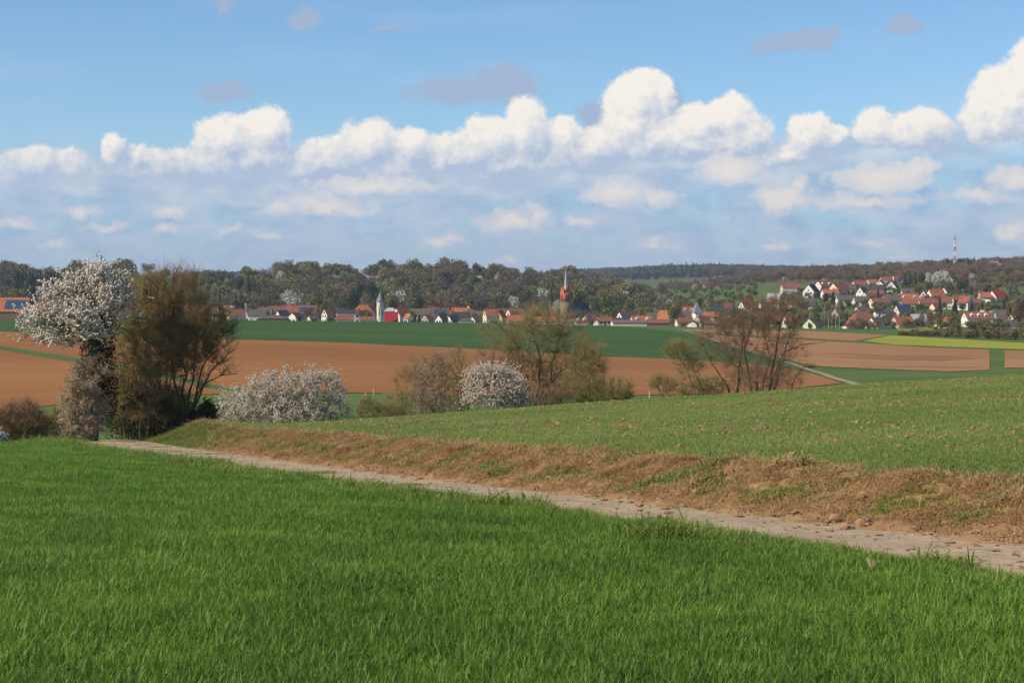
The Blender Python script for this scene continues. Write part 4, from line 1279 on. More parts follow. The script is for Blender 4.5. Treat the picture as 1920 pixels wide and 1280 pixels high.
def house(x0, x1, yr, ye, yb, Y, rot, wall, roof, flags='', asp=1.25):
    """ridge row yr, eave row ye, foot row yb in the photo fix its size at distance Y"""
    xc = (x0 + x1) / 2
    if not Y:
        Y = inv_y(xc, yb, 1010, 2300)
    k = Y / F
    p = P3(xc, yb, Y)
    th = rad(rot)
    wpx = (x1 - x0) * k
    W = wpx / (asp * abs(math.cos(th)) + abs(math.sin(th)))
    L = asp * W
    # the far corner lies behind the middle: stand the house on the ground at its middle
    yc = Y + (L * abs(math.sin(th)) + W * abs(math.cos(th))) / 2
    X = yc * (xc - 960) / F
    zb = gz(X, yc)
    H = max(3.2, P3(xc, yr, yc)[2] - zb); E = max(1.8, P3(xc, ye, Y)[2] - zb)
    E = min(E, H - 1.0)
    if 'f' in flags:
        E = H - 0.9
    root = thing('house', (X, yc, zb), '', 'house')
    root.rotation_euler = (0, 0, th)
    hl, hw = L / 2, W / 2
    if x0 > 1340:
        q_ = random.Random(int(x0 + yb * 3))
        for _k in range(2):
            FRONT.append((X + q_.uniform(-0.55, 0.55) * wpx, yc - (L * abs(math.sin(th)) + W * abs(math.cos(th))) / 2 - q_.uniform(2.5, 6.0)))
    # walls: pentagonal prism going into the ground
    hip = 'h' in flags
    if hip:
        wv = np.array([[-hl, -hw, -1.5], [hl, -hw, -1.5], [hl, hw, -1.5], [-hl, hw, -1.5], [-hl, -hw, E], [hl, -hw, E], [hl, hw, E], [-hl, hw, E]])
        wf = [[0, 3, 2, 1], [4, 5, 6, 7], [0, 1, 5, 4], [1, 2, 6, 5], [2, 3, 7, 6], [3, 0, 4, 7]]
    else:
        wv = np.array([[-hl, -hw, -1.5], [hl, -hw, -1.5], [hl, hw, -1.5], [-hl, hw, -1.5], [-hl, -hw, E], [hl, -hw, E], [hl, hw, E], [-hl, hw, E], [-hl, 0, H - 0.05], [hl, 0, H - 0.05]])
        wf = [[0, 3, 2, 1], [0, 1, 5, 4], [2, 3, 7, 6], [1, 2, 6, 9, 5], [3, 0, 4, 8, 7], [4, 5, 9, 8], [6, 7, 8, 9]]
    wm = polymesh('wall', [(wv, wf)], [WALL[wall][1]])
    link('wall', wm, parent=root)
    ov, og = 0.45, 0.35
    sl = (H - E) / hw
    ez = E - ov * sl
    rm = ROOF[roof][1]
    if hip:
        r_ = max(0.3, hl - hw * 0.75)
        c = [(-hl - og, -hw - ov, ez + .12), (hl + og, -hw - ov, ez + .12), (hl + og, hw + ov, ez + .12), (-hl - og, hw + ov, ez + .12), (-r_, 0, H + .15), (r_, 0, H + .15)]
        ch = [slab([c[0], c[1], c[5], c[4]], .15), slab([c[2], c[3], c[4], c[5]], .15), slab([c[1], c[2], c[5]], .15), slab([c[3], c[0], c[4]], .15)]
    else:
        ch = [slab([(-hl - og, -hw - ov, ez + .18), (hl + og, -hw - ov, ez + .18), (hl + og, 0.02, H + .18), (-hl - og, 0.02, H + .18)], .16),
              slab([(hl + og, hw + ov, ez + .18), (-hl - og, hw + ov, ez + .18), (-hl - og, -0.02, H + .18), (hl + og, -0.02, H + .18)], .16)]
    ro = link('roof', polymesh('roof', ch, [rm]), parent=root)
    rr = random.Random(int(x0 * 7 + yr))
    if 'x' not in flags:
        cx = rr.uniform(-0.6, 0.6) * hl
        link('chimney', boxm('chimney', (cx - .35, 0.3, H - 1.0), (cx + .35, 1.0, H + 0.95), M['chimney']), parent=ro)
    if 'p' in flags:      # solar panels on the near roof slope
        n = max(2, int(L / 3.2))
        for i in range(n):
            if i < n * (0.6 if x0 < 0 else (0.35 if L > 19 else 0)): continue
            a = -hl + 0.5 + (L - 1.0) * i / n; b = a + (L - 1.0) / n - 0.15
            q = [(a, -hw * .85, H - sl * hw * .85 + .30), (b, -hw * .85, H - sl * hw * .85 + .30), (b, -hw * .2, H - sl * hw * .2 + .30), (a, -hw * .2, H - sl * hw * .2 + .30)]
            link('solar_panel', polymesh('solar_panel', [slab(q, .08)], [M['solar']]), parent=ro)
    if 'd' in flags:      # dormers on the near slope
        n = {'d': 2}.get('d') if '3' not in flags else 3
        for i in range(n):
            dx = -hl * 0.55 + i * (1.1 * hl / (n - 1))
            dw = min(1.1, L * 0.11)
            zf = E + (H - E) * 0.25; yf = -hw * 0.75
            V = np.array([[-dw, 0, 0], [dw, 0, 0], [dw, 0, 1.3], [0, 0, 2.1], [-dw, 0, 1.3], [-dw, 3, 0], [dw, 3, 0], [dw, 3, 1.3], [0, 3, 2.1], [-dw, 3, 1.3]]) + np.array([dx, yf, zf])
            d = link('dormer', polymesh('dormer', [(V, [[0, 1, 2, 3, 4], [1, 6, 7, 2], [2, 7, 8, 3], [3, 8, 9, 4], [4, 9, 5, 0], [9, 8, 7, 6, 5]])], [M['white_trim']]), parent=ro)
            d2 = link('pane', boxm('pane', (dx - dw * .55, yf - .06, zf + .25), (dx + dw * .55, yf - .01, zf + 1.15), M['pane']), parent=root)
    if 'n' not in flags:
        # windows: long side towards the viewer and the visible gables
        floors = [z for z in (1.5, 4.2) if z + 0.8 < E]
        nwin = max(2, min(5, int(L / 3.4)))
        for z in floors:
            for i in range(nwin):
                add_window(root, -hl + (i + 0.5) * L / nwin, -hw, z, 1.1, 1.25, 'y')
        gf = floors + ([E + 0.9] if H - E > 3.0 and not hip else [])
        side = -1 if rot >= 0 else 1
        for z in gf:
            m_ = 2 if z < E else 1
            for i in range(m_):
                yy = (i - (m_ - 1) / 2) * W * 0.42
                add_window(root, side * hl, yy, z, 1.1, 1.25, 'x', flip=(1 if side < 0 else -1))
        if floors:
            o = link('door', boxm('door', (-0.55, -hw - .06, 0), (0.55, -hw + .02, 2.1), M['door']), parent=root)
            o.location = (L * 0.5 / nwin if nwin % 2 else 0.0, 0, 0)
    if 'b' in flags:      # balcony across the gable
        bz = max(2.4, E * 0.62)
        b = link('balcony', boxm('balcony', (-hl * .7, -hw - 1.3, bz), (hl * .7, -hw - .0, bz + .25), M['timber']), parent=root)
        link('railing', boxm('railing', (-hl * .7, -hw - 1.3, bz + .25), (hl * .7, -hw - 1.2, bz + 1.2), M['timber']), parent=b)
    if wall == 'T':       # timber frame on the sunlit gable
        for i in range(5):
            yy = -hw + W * (i + .5) / 5
            zt = E + (H - E) * (1 - abs(yy) / hw) - .3
            link('beam', boxm('beam', (-hl - .05, yy - .12, 0.2), (-hl - .002, yy + .12, zt), M['timber']), parent=root)
        for z in (0.3, E * .55, E):
            link('beam', boxm('beam', (-hl - .06, -hw + .1, z - .12), (-hl - .003, hw - .1, z + .12), M['timber']), parent=root)
    size = 'long' if L > 19 else ('small' if W < 6.0 else '')
    feat = ''
    if 'p' in flags: feat = ' with blue solar panels'
    elif 'd' in flags: feat = ' with three white dormers' if '3' in flags else ' with two white dormers'
    elif 'b' in flags: feat = ' with a dark balcony'
    elif hip: feat = ' with hipped ends'
    root['_px'] = xc; root['_py'] = (yr + yb) / 2
    if 'a' in flags:
        root['_d'] = '%s %s barn with %s roof%s' % (size, WALL[wall][0], ROOF[roof][0], feat); root.name = 'barn'; root['category'] = 'barn'
    else:
        face = 'gable fronted ' if abs(rot) > 65 else ''
        root['_d'] = '%s %s %shouse with %s roof%s' % (size, WALL[wall][0], face, ROOF[roof][0], feat)
    HOUSES.append(root)
    return root


HOUSES = []
FRONT = []               # garden shrubs before the houses
HT = [
    # left part, behind the wheat rise
    (-50, 58, 558, 584, 600, 1130, 4, 'B', 'O', 'apn'), (74, 100, 566, 577, 600, 1160, 8, 'C', 'O', ''), (98, 132, 570, 580, 601, 1200, -10, 'S', 'R', ''), (150, 205, 568, 580, 601, 1180, 6, 'C', 'O', ''),
    (214, 252, 573, 583, 601, 1150, 12, 'W', 'R', ''), (255, 300, 569, 582, 601, 1180, 5, 'C', 'O', ''), (302, 345, 571, 583, 601, 1180, -6, 'C', 'O', ''), (345, 386, 572, 584, 601, 1150, 6, 'S', 'R', ''),
    (384, 408, 576, 587, 602, 1140, 10, 'W', 'N', ''), (404, 420, 572, 580, 600, 1260, 50, 'C', 'R', ''), (418, 440, 573, 581, 600, 1280, 0, 'C', 'R', 'd'), (426, 461, 580, 592, 602, 1110, 15, 'C', 'N', 'x'),
    (458, 470, 583, 590, 602, 1190, 70, 'W', 'D', 'x'), (464, 500, 580, 591, 602, 1150, 6, 'W', 'D', ''), (482, 512, 576, 588, 602, 1230, -4, 'C', 'D', ''), (503, 534, 574, 588, 602, 1240, 3, 'W', 'N', ''),
    (530, 595, 573, 588, 602, 1260, 2, 'B', 'R', 'apn'), (516, 544, 582, 591, 602, 1160, 38, 'W', 'K', ''), (486, 540, 591, 597, 603, 1080, 0, 'B', 'D', 'anxh'), (540, 568, 586, 594, 602, 1110, 62, 'W', 'D', 'x'),
    (576, 597, 591, 597, 604, 1090, 30, 'W', 'D', 'x'), (603, 630, 579, 589, 604, 1150, 42, 'W', 'N', ''), (629, 668, 581, 587, 604, 1120, 6, 'W', 'K', ''), (630, 664, 591, 599, 605, 1060, 4, 'W', 'R', 'x'),
    (658, 704, 572, 588, 604, 1170, 10, 'W', 'O', 'h'), (674, 700, 594, 600, 605, 1075, 5, 'W', 'R', 'xn'), (720, 744, 577, 583, 604, 1260, 0, 'W', 'M', 'h'), (721, 746, 585, 601, 606, 1085, 3, 'C', 'V', 'xn'),
    (736, 772, 577, 590, 604, 1190, 40, 'W', 'R', ''), (756, 776, 588, 597, 606, 1100, -55, 'W', 'O', 'x'), (768, 806, 579, 591, 605, 1210, 0, 'S', 'D', ''), (789, 813, 590, 598, 607, 1090, 60, 'T', 'O', 'x'),
    (798, 822, 576, 586, 605, 1290, 10, 'C', 'R', ''), (812, 838, 579, 591, 606, 1170, 0, 'W', 'D', 'p'), (816, 840, 590, 599, 607, 1085, 55, 'W', 'D', 'x'), (836, 852, 581, 589, 606, 1220, 8, 'W', 'R', ''),
    (846, 882, 577, 587, 606, 1270, 4, 'W', 'O', ''), (872, 898, 571, 584, 606, 1300, 48, 'C', 'O', ''), (848, 882, 585, 597, 607, 1140, 2, 'G', 'K', 'x'), (838, 862, 591, 600, 608, 1100, 35, 'W', 'K', 'x'),
    (872, 908, 583, 596, 607, 1170, -8, 'S', 'D', ''), (860, 886, 597, 601, 608, 1070, 0, 'W', 'D', 'xh'), (880, 904, 593, 600, 608, 1090, 45, 'C', 'D', 'x'), (905, 936, 580, 592, 608, 1120, 22, 'C', 'O', ''),
    (926, 950, 582, 594, 608, 1150, 65, 'Y', 'R', ''), (934, 962, 580, 592, 608, 1190, 4, 'W', 'R', ''), (946, 986, 580, 592, 608, 1160, 32, 'W', 'O', ''), (950, 990, 591, 602, 609, 1085, 4, 'C', 'O', 'x'),
    (984, 1012, 583, 595, 608, 1200, 0, 'C', 'K', ''), (985, 1004, 594, 600, 609, 1100, 8, 'C', 'N', 'x'), (1004, 1044, 594, 603, 609, 1095, -5, 'C', 'O', 'x'), (1012, 1046, 583, 594, 609, 1230, 6, 'S', 'N', ''),
    (1052, 1082, 598, 605, 611, 1090, 4, 'S', 'N', 'x'), (1078, 1100, 600, 606, 611, 1080, 6, 'W', 'V', 'xd'), (1094, 1120, 589, 600, 611, 1150, 20, 'S', 'N', ''), (1112, 1124, 598, 604, 612, 1090, 80, 'W', 'D', 'x'),
    (1118, 1148, 595, 602, 611, 1110, 4, 'S', 'R', 'x'), (1155, 1188, 584, 596, 611, 1180, 34, 'W', 'D', ''), (1147, 1184, 596, 604, 612, 1110, 2, 'G', 'K', 'xn'), (1146, 1212, 602, 608, 613, 1070, 2, 'C', 'U', 'anx'),
    (1180, 1224, 592, 605, 612, 1105, 14, 'T', 'O', 'd'), (1184, 1206, 585, 594, 611, 1200, 3, 'L', 'K', ''), (1204, 1240, 586, 597, 611, 1210, 0, 'S', 'D', ''), (1232, 1262, 582, 598, 611, 1180, -28, 'C', 'O', ''),
    (1214, 1254, 599, 607, 613, 1070, 0, 'B', 'N', 'anx'), (1268, 1294, 585, 596, 612, 1170, 0, 'S', 'D', ''), (1266, 1300, 595, 605, 614, 1090, 8, 'C', 'N', 'x'), (1279, 1302, 575, 586, 611, 1260, 0, 'C', 'R', 'd'),
    (1288, 1312, 602, 609, 616, 1050, 72, 'W', 'K', 'xb'), (1300, 1334, 593, 604, 615, 1090, 40, 'C', 'N', ''), (1318, 1346, 585, 594, 612, 1190, 0, 'C', 'O', ''), (1330, 1358, 572, 583, 611, 1290, 4, 'L', 'K', ''),
    (1312, 1340, 603, 609, 616, 1060, 5, 'S', 'N', 'x'),
    # right hillside village, from the front row upwards
    (1376, 1400, 591, 602, 614, 1070, 40, 'W', 'R', ''), (1398, 1424, 600, 608, 616, 1040, 0, 'G', 'D', 'x'), (1418, 1442, 592, 604, 615, 1060, 5, 'W', 'R', ''), (1440, 1464, 590, 601, 613, 1090, 18, 'W', 'O', ''),
    (1466, 1497, 592, 607, 617, 1030, 26, 'W', 'O', ''), (1504, 1550, 597, 610, 617, 1020, 48, 'E', 'D', ''), (1576, 1622, 599, 610, 619, 1025, 30, 'W', 'R', 'h'), (1622, 1672, 595, 609, 619, 1030, 36, 'W', 'D', ''),
    (1668, 1716, 593, 610, 619, 1035, 24, 'T', 'O', 'b'), (1706, 1738, 589, 601, 615, 1060, 10, 'G', 'G' if False else 'M', ''), (1752, 1788, 595, 606, 617, 1045, -42, 'W', 'R', ''), (1590, 1644, 584, 600, 612, 1085, 10, 'S', 'N', 'h'),
    (1640, 1676, 584, 589, 604, 1180, 0, 'W', 'K', 'f'), (1806, 1858, 585, 597, 612, 1085, 4, 'W', 'R', 'd3'), (1866, 1896, 583, 596, 611, 1110, 0, 'C', 'D', ''), (1890, 1935, 584, 598, 613, 1090, 14, 'C', 'N', ''), (1868, 1906, 600, 610, 619, 1030, 0, 'W', 'D', 'x'),
    (1676, 1710, 572, 584, 597, 0, 18, 'C', 'P', ''), (1600, 1634, 575, 584, 597, 0, 22, 'W', 'D', ''), (1560, 1582, 578, 586, 598, 0, 40, 'W', 'D', ''), (1640, 1662, 577, 584, 594, 0, 50, 'W', 'N', ''),
    (1355, 1375, 568, 577, 592, 0, 10, 'S', 'R', ''), (1384, 1416, 565, 576, 590, 0, 30, 'W', 'R', ''), (1423, 1448, 566, 573, 586, 0, 10, 'W', 'K', 'b'), (1436, 1462, 561, 569, 581, 0, -8, 'W', 'R', ''),
    (1438, 1466, 550, 556, 570, 0, -20, 'W', 'M', ''), (1472, 1490, 568, 576, 586, 0, 75, 'W', 'D', ''), (1500, 1522, 559, 565, 577, 0, 8, 'W', 'D', ''), (1516, 1534, 565, 574, 584, 0, -50, 'G', 'K', ''), (1365, 1388, 578, 585, 596, 0, 0, 'W', 'K', ''),
    (1504, 1538, 533, 546, 559, 0, 58, 'W', 'K', 'b'), (1527, 1562, 527, 536, 548, 0, 28, 'W', 'R', 'd'), (1552, 1594, 531, 543, 553, 0, 38, 'C', 'R', ''), (1540, 1572, 543, 550, 562, 0, 6, 'W', 'O', ''),
    (1464, 1500, 533, 540, 550, 0, 4, 'W', 'R', ''), (1598, 1626, 527, 534, 543, 0, 8, 'W', 'R', ''), (1624, 1648, 524, 531, 540, 0, 14, 'W', 'O', ''), (1640, 1662, 526, 532, 543, 0, 60, 'W', 'R', ''),
    (1604, 1628, 538, 549, 559, 0, 55, 'W', 'N', ''), (1626, 1662, 534, 546, 556, 0, -22, 'L', 'K', ''), (1630, 1656, 544, 551, 563, 0, 4, 'S', 'R', 'b'), (1618, 1638, 548, 554, 566, 0, 20, 'W', 'R', ''),
    (1660, 1684, 527, 537, 547, 0, 70, 'W', 'R', ''), (1672, 1694, 517, 524, 533, 0, 12, 'W', 'R', ''), (1650, 1672, 519, 525, 534, 0, 0, 'W', 'R', ''), (1568, 1602, 554, 562, 574, 0, 2, 'C', 'D', ''), (1600, 1630, 556, 565, 576, 0, 4, 'W', 'D', ''),
    (1628, 1668, 559, 567, 578, 0, 14, 'C', 'N', ''), (1656, 1688, 553, 563, 575, 0, 0, 'C', 'D', ''), (1682, 1722, 550, 562, 573, 0, 6, 'W', 'O', 'd'), (1690, 1722, 562, 570, 581, 0, -6, 'S', 'R', ''),
    (1722, 1742, 545, 554, 567, 0, 70, 'W', 'R', ''), (1736, 1772, 543, 555, 566, 0, 20, 'W', 'O', ''), (1762, 1784, 539, 547, 558, 0, 50, 'W', 'R', ''), (1718, 1758, 559, 568, 580, 0, 8, 'W', 'R', ''),
    (1742, 1768, 568, 576, 588, 0, 30, 'C', 'R', ''), (1764, 1786, 556, 567, 580, 0, -12, 'W', 'N', ''), (1784, 1808, 553, 562, 577, 0, 5, 'W', 'N', ''), (1796, 1824, 555, 567, 582, 0, -48, 'W', 'R', 'b'), (1822, 1838, 560, 567, 578, 0, 0, 'W', 'N', ''),
    (1834, 1866, 548, 557, 570, 0, 6, 'W', 'O', 'b'), (1852, 1888, 545, 556, 570, 0, 30, 'W', 'V', ''), (1764, 1776, 590, 597, 607, 0, 62, 'W', 'R', ''), (1586, 1604, 533, 541, 551, 0, 0, 'C', 'D', ''), (1690, 1712, 541, 548, 558, 0, 0, 'W', 'D', ''),
]
for h in HT:
    house(*h)


# ---- the brick church with its spire
def ngon_ring(n, r, z, a0=0.0):
    return np.array([[math.cos(a0 + 2 * math.pi * i / n) * r, math.sin(a0 + 2 * math.pi * i / n) * r, z] for i in range(n)])


def prism(name, rings, mat, cap=True):
    n = len(rings[0]); V = np.concatenate(rings); Fs = []
    for k in range(len(rings) - 1):
        for i in range(n):
            Fs.append([k * n + i, k * n + (i + 1) % n, (k + 1) * n + (i + 1) % n, (k + 1) * n + i])
    if cap:
        Fs.append(list(range(n))[::-1]); Fs.append([(len(rings) - 1) * n + i for i in range(n)])
    return polymesh(name, [(V, Fs)], [mat])


def church():
    Y = 1330.0
    k = Y / F
    X = P3(1061, 606, Y)[0]
    zb = gz(X, Y)
    zz = lambda row: P3(1061, row, Y)[2] - zb
    root = thing('church', (X, Y, zb), 'church with stone tower, red brick belfry and thin pale spire above the village', 'church')
    root.rotation_euler = (0, 0, rad(24))
    stone = surf('church_stone', (0.175, 0.130, 0.088), (0.255, 0.195, 0.135), 0.7, bump=.3, bscale=1.5)
    brick = surf('church_brick', (0.40, 0.115, 0.052), (0.50, 0.165, 0.08), 0.8)
    slate = ROOF['K'][1]
    spm = plain('spire_slate', (0.40, 0.40, 0.41), rough=0.45, spec=0.5)
    s = 2.95
    z1, z2, z3, z4 = zz(567), zz(549), zz(537), zz(501)
    link('tower', boxm('tower', (-s, -s, -2), (s, s, z1), stone), parent=root)
    link('cornice', boxm('cornice', (-s - .2, -s - .2, z1), (s + .2, s + .2, z1 + .4), stone), parent=root)
    bel = link('belfry', boxm('belfry', (-s + .08, -s + .08, z1 + .4), (s - .08, s - .08, z2), brick), parent=root)
    gab = []
    for a in range(4):
        g = np.array([[-s + .2, -s + .05, z2], [s - .2, -s + .05, z2], [0, -s + .05, z3], [-s + .2, -s + .8, z2], [s - .2, -s + .8, z2], [0, -s + .8, z3]])
        R = np.array(Matrix.Rotation(a * math.pi / 2, 3, 'Z'))
        link('belfry_gable', polymesh('belfry_gable', [(g @ R.T, [[0, 1, 2], [3, 5, 4], [0, 3, 4, 1], [1, 4, 5, 2], [2, 5, 3, 0]])], [brick]), parent=bel)
        # pair of arched openings in each face
        for dx in (-0.95, 0.95) if a % 2 == 0 else (0.0,):
            w = 0.55 if a % 2 == 0 else 0.8
            pts = [(dx - w, z1 + 1.2), (dx + w, z1 + 1.2), (dx + w, z2 - 1.6), (dx + w * .6, z2 - .9), (dx, z2 - .5), (dx - w * .6, z2 - .9), (dx - w, z2 - 1.6)]
            o3 = np.array([[p[0], -s + .0, p[1]] for p in pts] + [[p[0], -s + .07, p[1]] for p in pts])
            n = len(pts)
            fs = [list(range(n)), list(range(2 * n - 1, n - 1, -1))] + [[i, n + i, n + (i + 1) % n, (i + 1) % n] for i in range(n)]
            link('belfry_opening', polymesh('belfry_opening', [(o3 @ R.T, fs)], [M['pane']]), parent=bel)
        cx, cy = [(-s, -s), (s, -s), (s, s), (-s, s)][a]
        sg = np.array([np.sign(cx), np.sign(cy)]) * .35
        base = ngon_ring(4, .55, z2 - 1.0, math.pi / 4) + np.array([cx - sg[0], cy - sg[1], 0])
        top = ngon_ring(4, .5, z2 + .3, math.pi / 4) + np.array([cx - sg[0], cy - sg[1], 0])
        tip = ngon_ring(4, .03, z3 + .6, math.pi / 4) + np.array([cx - sg[0], cy - sg[1], 0])
        link('pinnacle', prism('pinnacle', [base, top, tip], brick), parent=bel)
    sp = link('spire', prism('spire', [ngon_ring(8, 2.0, z2 - .4, .39), ngon_ring(8, 1.15, z3 + 1.0, .39), ngon_ring(8, .05, z4, .39)], spm), parent=root)
    link('cross', boxm('cross', (-.07, -.07, z4 - .2), (.07, .07, z4 + 2.0), M['pane']), parent=sp)
    link('cross_arm', boxm('cross_arm', (-.45, -.06, z4 + 1.1), (.45, .06, z4 + 1.25), M['pane']), parent=sp)
    link('tower_window', boxm('tower_window', (-.35, -s - .03, z1 - 5), (.35, -s + .05, z1 - 3.2), M['pane']), parent=root)
    # nave with its slate roof on the right
    nl, nw, e, r = 17.0, 5.6, zz(590), zz(568)
    V = np.array([[s, -nw, -2], [s + nl, -nw, -2], [s + nl, nw, -2], [s, nw, -2], [s, -nw, e], [s + nl, -nw, e], [s + nl, nw, e], [s, nw, e]])
    link('nave', polymesh('nave', [(V, [[0, 3, 2, 1], [4, 5, 6, 7], [0, 1, 5, 4], [1, 2, 6, 5], [2, 3, 7, 6], [3, 0, 4, 7]])], [stone]), parent=root)
    c = [(s + .05, -nw - .5, e - .1), (s + nl + .5, -nw - .5, e - .1), (s + nl + .5, nw + .5, e - .1), (s + .05, nw + .5, e - .1), (s + 4.0, 0, r), (s + nl - 5, 0, r)]
    link('nave_roof', polymesh('nave_roof', [slab([c[0], c[1], c[5], c[4]], .2), slab([c[2], c[3], c[4], c[5]], .2), slab([c[1], c[2], c[5]], .2), slab([c[3], c[0], c[4]], .2)], [slate]), parent=root)
    for i in range(5):
        x = s + 2.4 + i * 3.1
        link('nave_window', boxm('nave_window', (x - .5, -nw - .04, 2.0), (x + .5, -nw + .05, e - 1.2), M['pane']), parent=root)


church()


def round_tower():
    Y = 1080.0
    X = P3(713, 603, Y)[0]; zb = gz(X, Y); k = Y / F
    zz = lambda row: P3(713, row, Y)[2] - zb
    root = thing('round_tower', (X, Y, zb), 'round whitewashed tower with a grey pointed cone roof', 'tower')
    wm = surf('tower_plaster', (0.60, 0.54, 0.44), (0.72, 0.67, 0.58), 0.5, c3=(0.42, 0.34, 0.24))
    r = 6.7 * k
    link('wall', prism('wall', [ngon_ring(24, r, -2), ngon_ring(24, r * .985, zz(566))], wm), parent=root)
    ro = link('roof', prism('roof', [ngon_ring(24, r * 1.12, zz(565.5)), ngon_ring(24, r * 1.08, zz(563.5)), ngon_ring(24, r * .45, zz(553)), ngon_ring(24, .06, zz(546))], plain('tower_slate', (0.20, 0.205, 0.20), rough=.6)), parent=root)
    link('finial', boxm('finial', (-.08, -.08, zz(546.5)), (.08, .08, zz(542.5)), M['frame']), parent=ro)
    for px, r0, r1, w in ((714.0, 568, 575, .25), (711.5, 577, 592, .22), (717.2, 583, 589, .28)):
        a = math.asin(max(-.95, min(.95, (px - 713) * k / r)))
        o = link('slit_window', boxm('slit_window', (-w, -r - .03, zz(r1)), (w, -r + .12, zz(r0)), M['pane']), parent=root)
        o.rotation_euler = (0, 0, a)


round_tower()


def belfry():
    Y = 1130.0
    X = P3(1306.5, 600, Y)[0]; zb = gz(X, Y); k = Y / F
    zz = lambda row: P3(1306, row, Y)[2] - zb
    root = thing('chapel_tower', (X, Y, zb), 'squat white belfry with a grey pyramid roof left of the hillside village', 'tower')
    root.rotation_euler = (0, 0, rad(16))
    s = 2.35
    link('wall', boxm('wall', (-s, -s, -2), (s, s, zz(586.5)), WALL['W'][1]), parent=root)
    ro = link('roof', prism('roof', [ngon_ring(4, s * 1.6, zz(587), math.pi / 4), ngon_ring(4, s * .8, zz(576), math.pi / 4), ngon_ring(4, .25, zz(567), math.pi / 4)], plain('belfry_slate', (0.25, 0.25, 0.25), rough=.6)), parent=root)
    link('finial', boxm('finial', (-.07, -.07, zz(567.5)), (.07, .07, zz(563.5)), M['pane']), parent=ro)
    for dx in (-.9, .9):
        link('window', boxm('window', (dx - .35, -s - .05, zz(593)), (dx + .35, -s + .05, zz(589.5)), M['pane']), parent=root)


belfry()


def mast():
    Y = 2650.0
    p = P3(1790, 493, Y); X = p[0]; zb = gz(X, Y)
    H = P3(1790, 447, Y)[2] - zb
    root = thing('radio_mast', (X, Y, zb), 'red and white lattice radio mast on the wooded hill at right', 'mast')
    red, wht = plain('mast_red', (0.55, 0.10, 0.06)), plain('mast_white', (0.78, 0.76, 0.74))
    nb = 7
    lo = P3(1790, 497, Y)[2] - zb - 6
    zs = np.linspace(max(0, min(lo, H * .4)) * 0, H, nb + 1)
    for i in range(nb):
        z0, z1 = zs[i], zs[i + 1]
        w0 = 1.5 - 0.9 * z0 / H; w1 = 1.5 - 0.9 * z1 / H
        P0, P1, R = [], [], []
        c0 = [(-w0, -w0), (w0, -w0), (w0, w0), (-w0, w0)]; c1 = [(-w1, -w1), (w1, -w1), (w1, w1), (-w1, w1)]
        for j in range(4):
            a, b = c0[j], c1[j]; a2, b2 = c0[(j + 1) % 4], c1[(j + 1) % 4]
            for q0, q1, r in (((*a, z0), (*b, z1), .22), ((*a, z0), (*b2, z1), .14), ((*a2, z0), (*b, z1), .14), ((*b, z1), (*b2, z1), .14)):
                P0.append(q0); P1.append(q1); R.append(r)
        V, Q = tubes(np.array(P0, float), np.array(P1, float), np.array(R), np.array(R))
        link('mast_section', make_mesh('mast_section', V, Q, [red if i % 2 == 0 else wht]), parent=root)
    link('antenna', boxm('antenna', (-.5, -.5, H), (.5, .5, H + 5), red), parent=root)
    for z in (H * .72, H * .86):
        link('antenna_panel', boxm('antenna_panel', (-1.6, -1.9, z), (1.6, -1.4, z + 2.4), wht), parent=root)


mast()


def pole(px, r0, r1, Y, w, mat, label):
    p = P3(px, r1, Y); zb = gz(p[0], Y); H = P3(px, r0, Y)[2] - zb
    root = thing('utility_pole', (p[0], Y, zb), label, 'pole')
    link('post', prism('post', [ngon_ring(8, w, -1), ngon_ring(8, w * .6, H)], mat), parent=root)
    link('cross_arm', boxm('cross_arm', (-1.1, -.12, H - 1.3), (1.1, .12, H - 1.0), mat), parent=root)
    link('cross_arm', boxm('cross_arm', (-.8, -.12, H - 2.7), (.8, .12, H - 2.4), mat), parent=root)


pole(461.5, 567, 602, 1120, 0.28, M['frame'], 'slim pale pole with short cross arms right of the bare tree')
pole(1232, 552, 600, 1420, 0.25, M['bark_grey'], 'thin wooden pole on the slope right of the church')

# terrace walls of the white villa, gabion heap on the hill
def terrace(px0, px1, r0, r1, label):
    Y = inv_y((px0 + px1) / 2, r1 + 4, 1100, 2000)
    a, b = P3(px0, r0, Y), P3(px1, r0, Y); zb = gz((a[0] + b[0]) / 2, Y)
    w = (b[0] - a[0]) / 2
    root = thing('terrace_wall', ((a[0] + b[0]) / 2, Y, zb), label, 'wall')
    link('wall', boxm('wall', (-w, -.3, -1), (w, .3, max(1.2, a[2] - zb)), M['white_trim']), parent=root)
    link('coping', boxm('coping', (-w - .15, -.45, max(1.2, a[2] - zb)), (w + .15, .45, max(1.2, a[2] - zb) + .2), M['frame']), parent=root)


terrace(1836, 1880, 561, 567, 'white terrace wall below the white villa')
terrace(1838, 1866, 582, 586, 'long low white garden wall lower down the slope under the villa')


# ---- individual trees in and around the village
TREES = []
CLEAR = []
NAMES = {'bare': ('bare_tree', 'bare brown tree'), 'red': ('bare_tree', 'reddish brown bare tree'), 'grey': ('bare_tree', 'greyish bare tree'), 'olive': ('budding_tree', 'olive green budding tree'), 'green': ('leafy_tree', 'fresh green tree'),
         'pale': ('leafy_tree', 'pale green tree'), 'dark': ('conifer', 'dark green conifer'), 'yew': ('evergreen_tree', 'dark green bushy evergreen'), 'hedge': ('hedge_shrub', 'brownish twiggy shrub'), 'white': ('blossom_tree', 'white blossoming tree')}


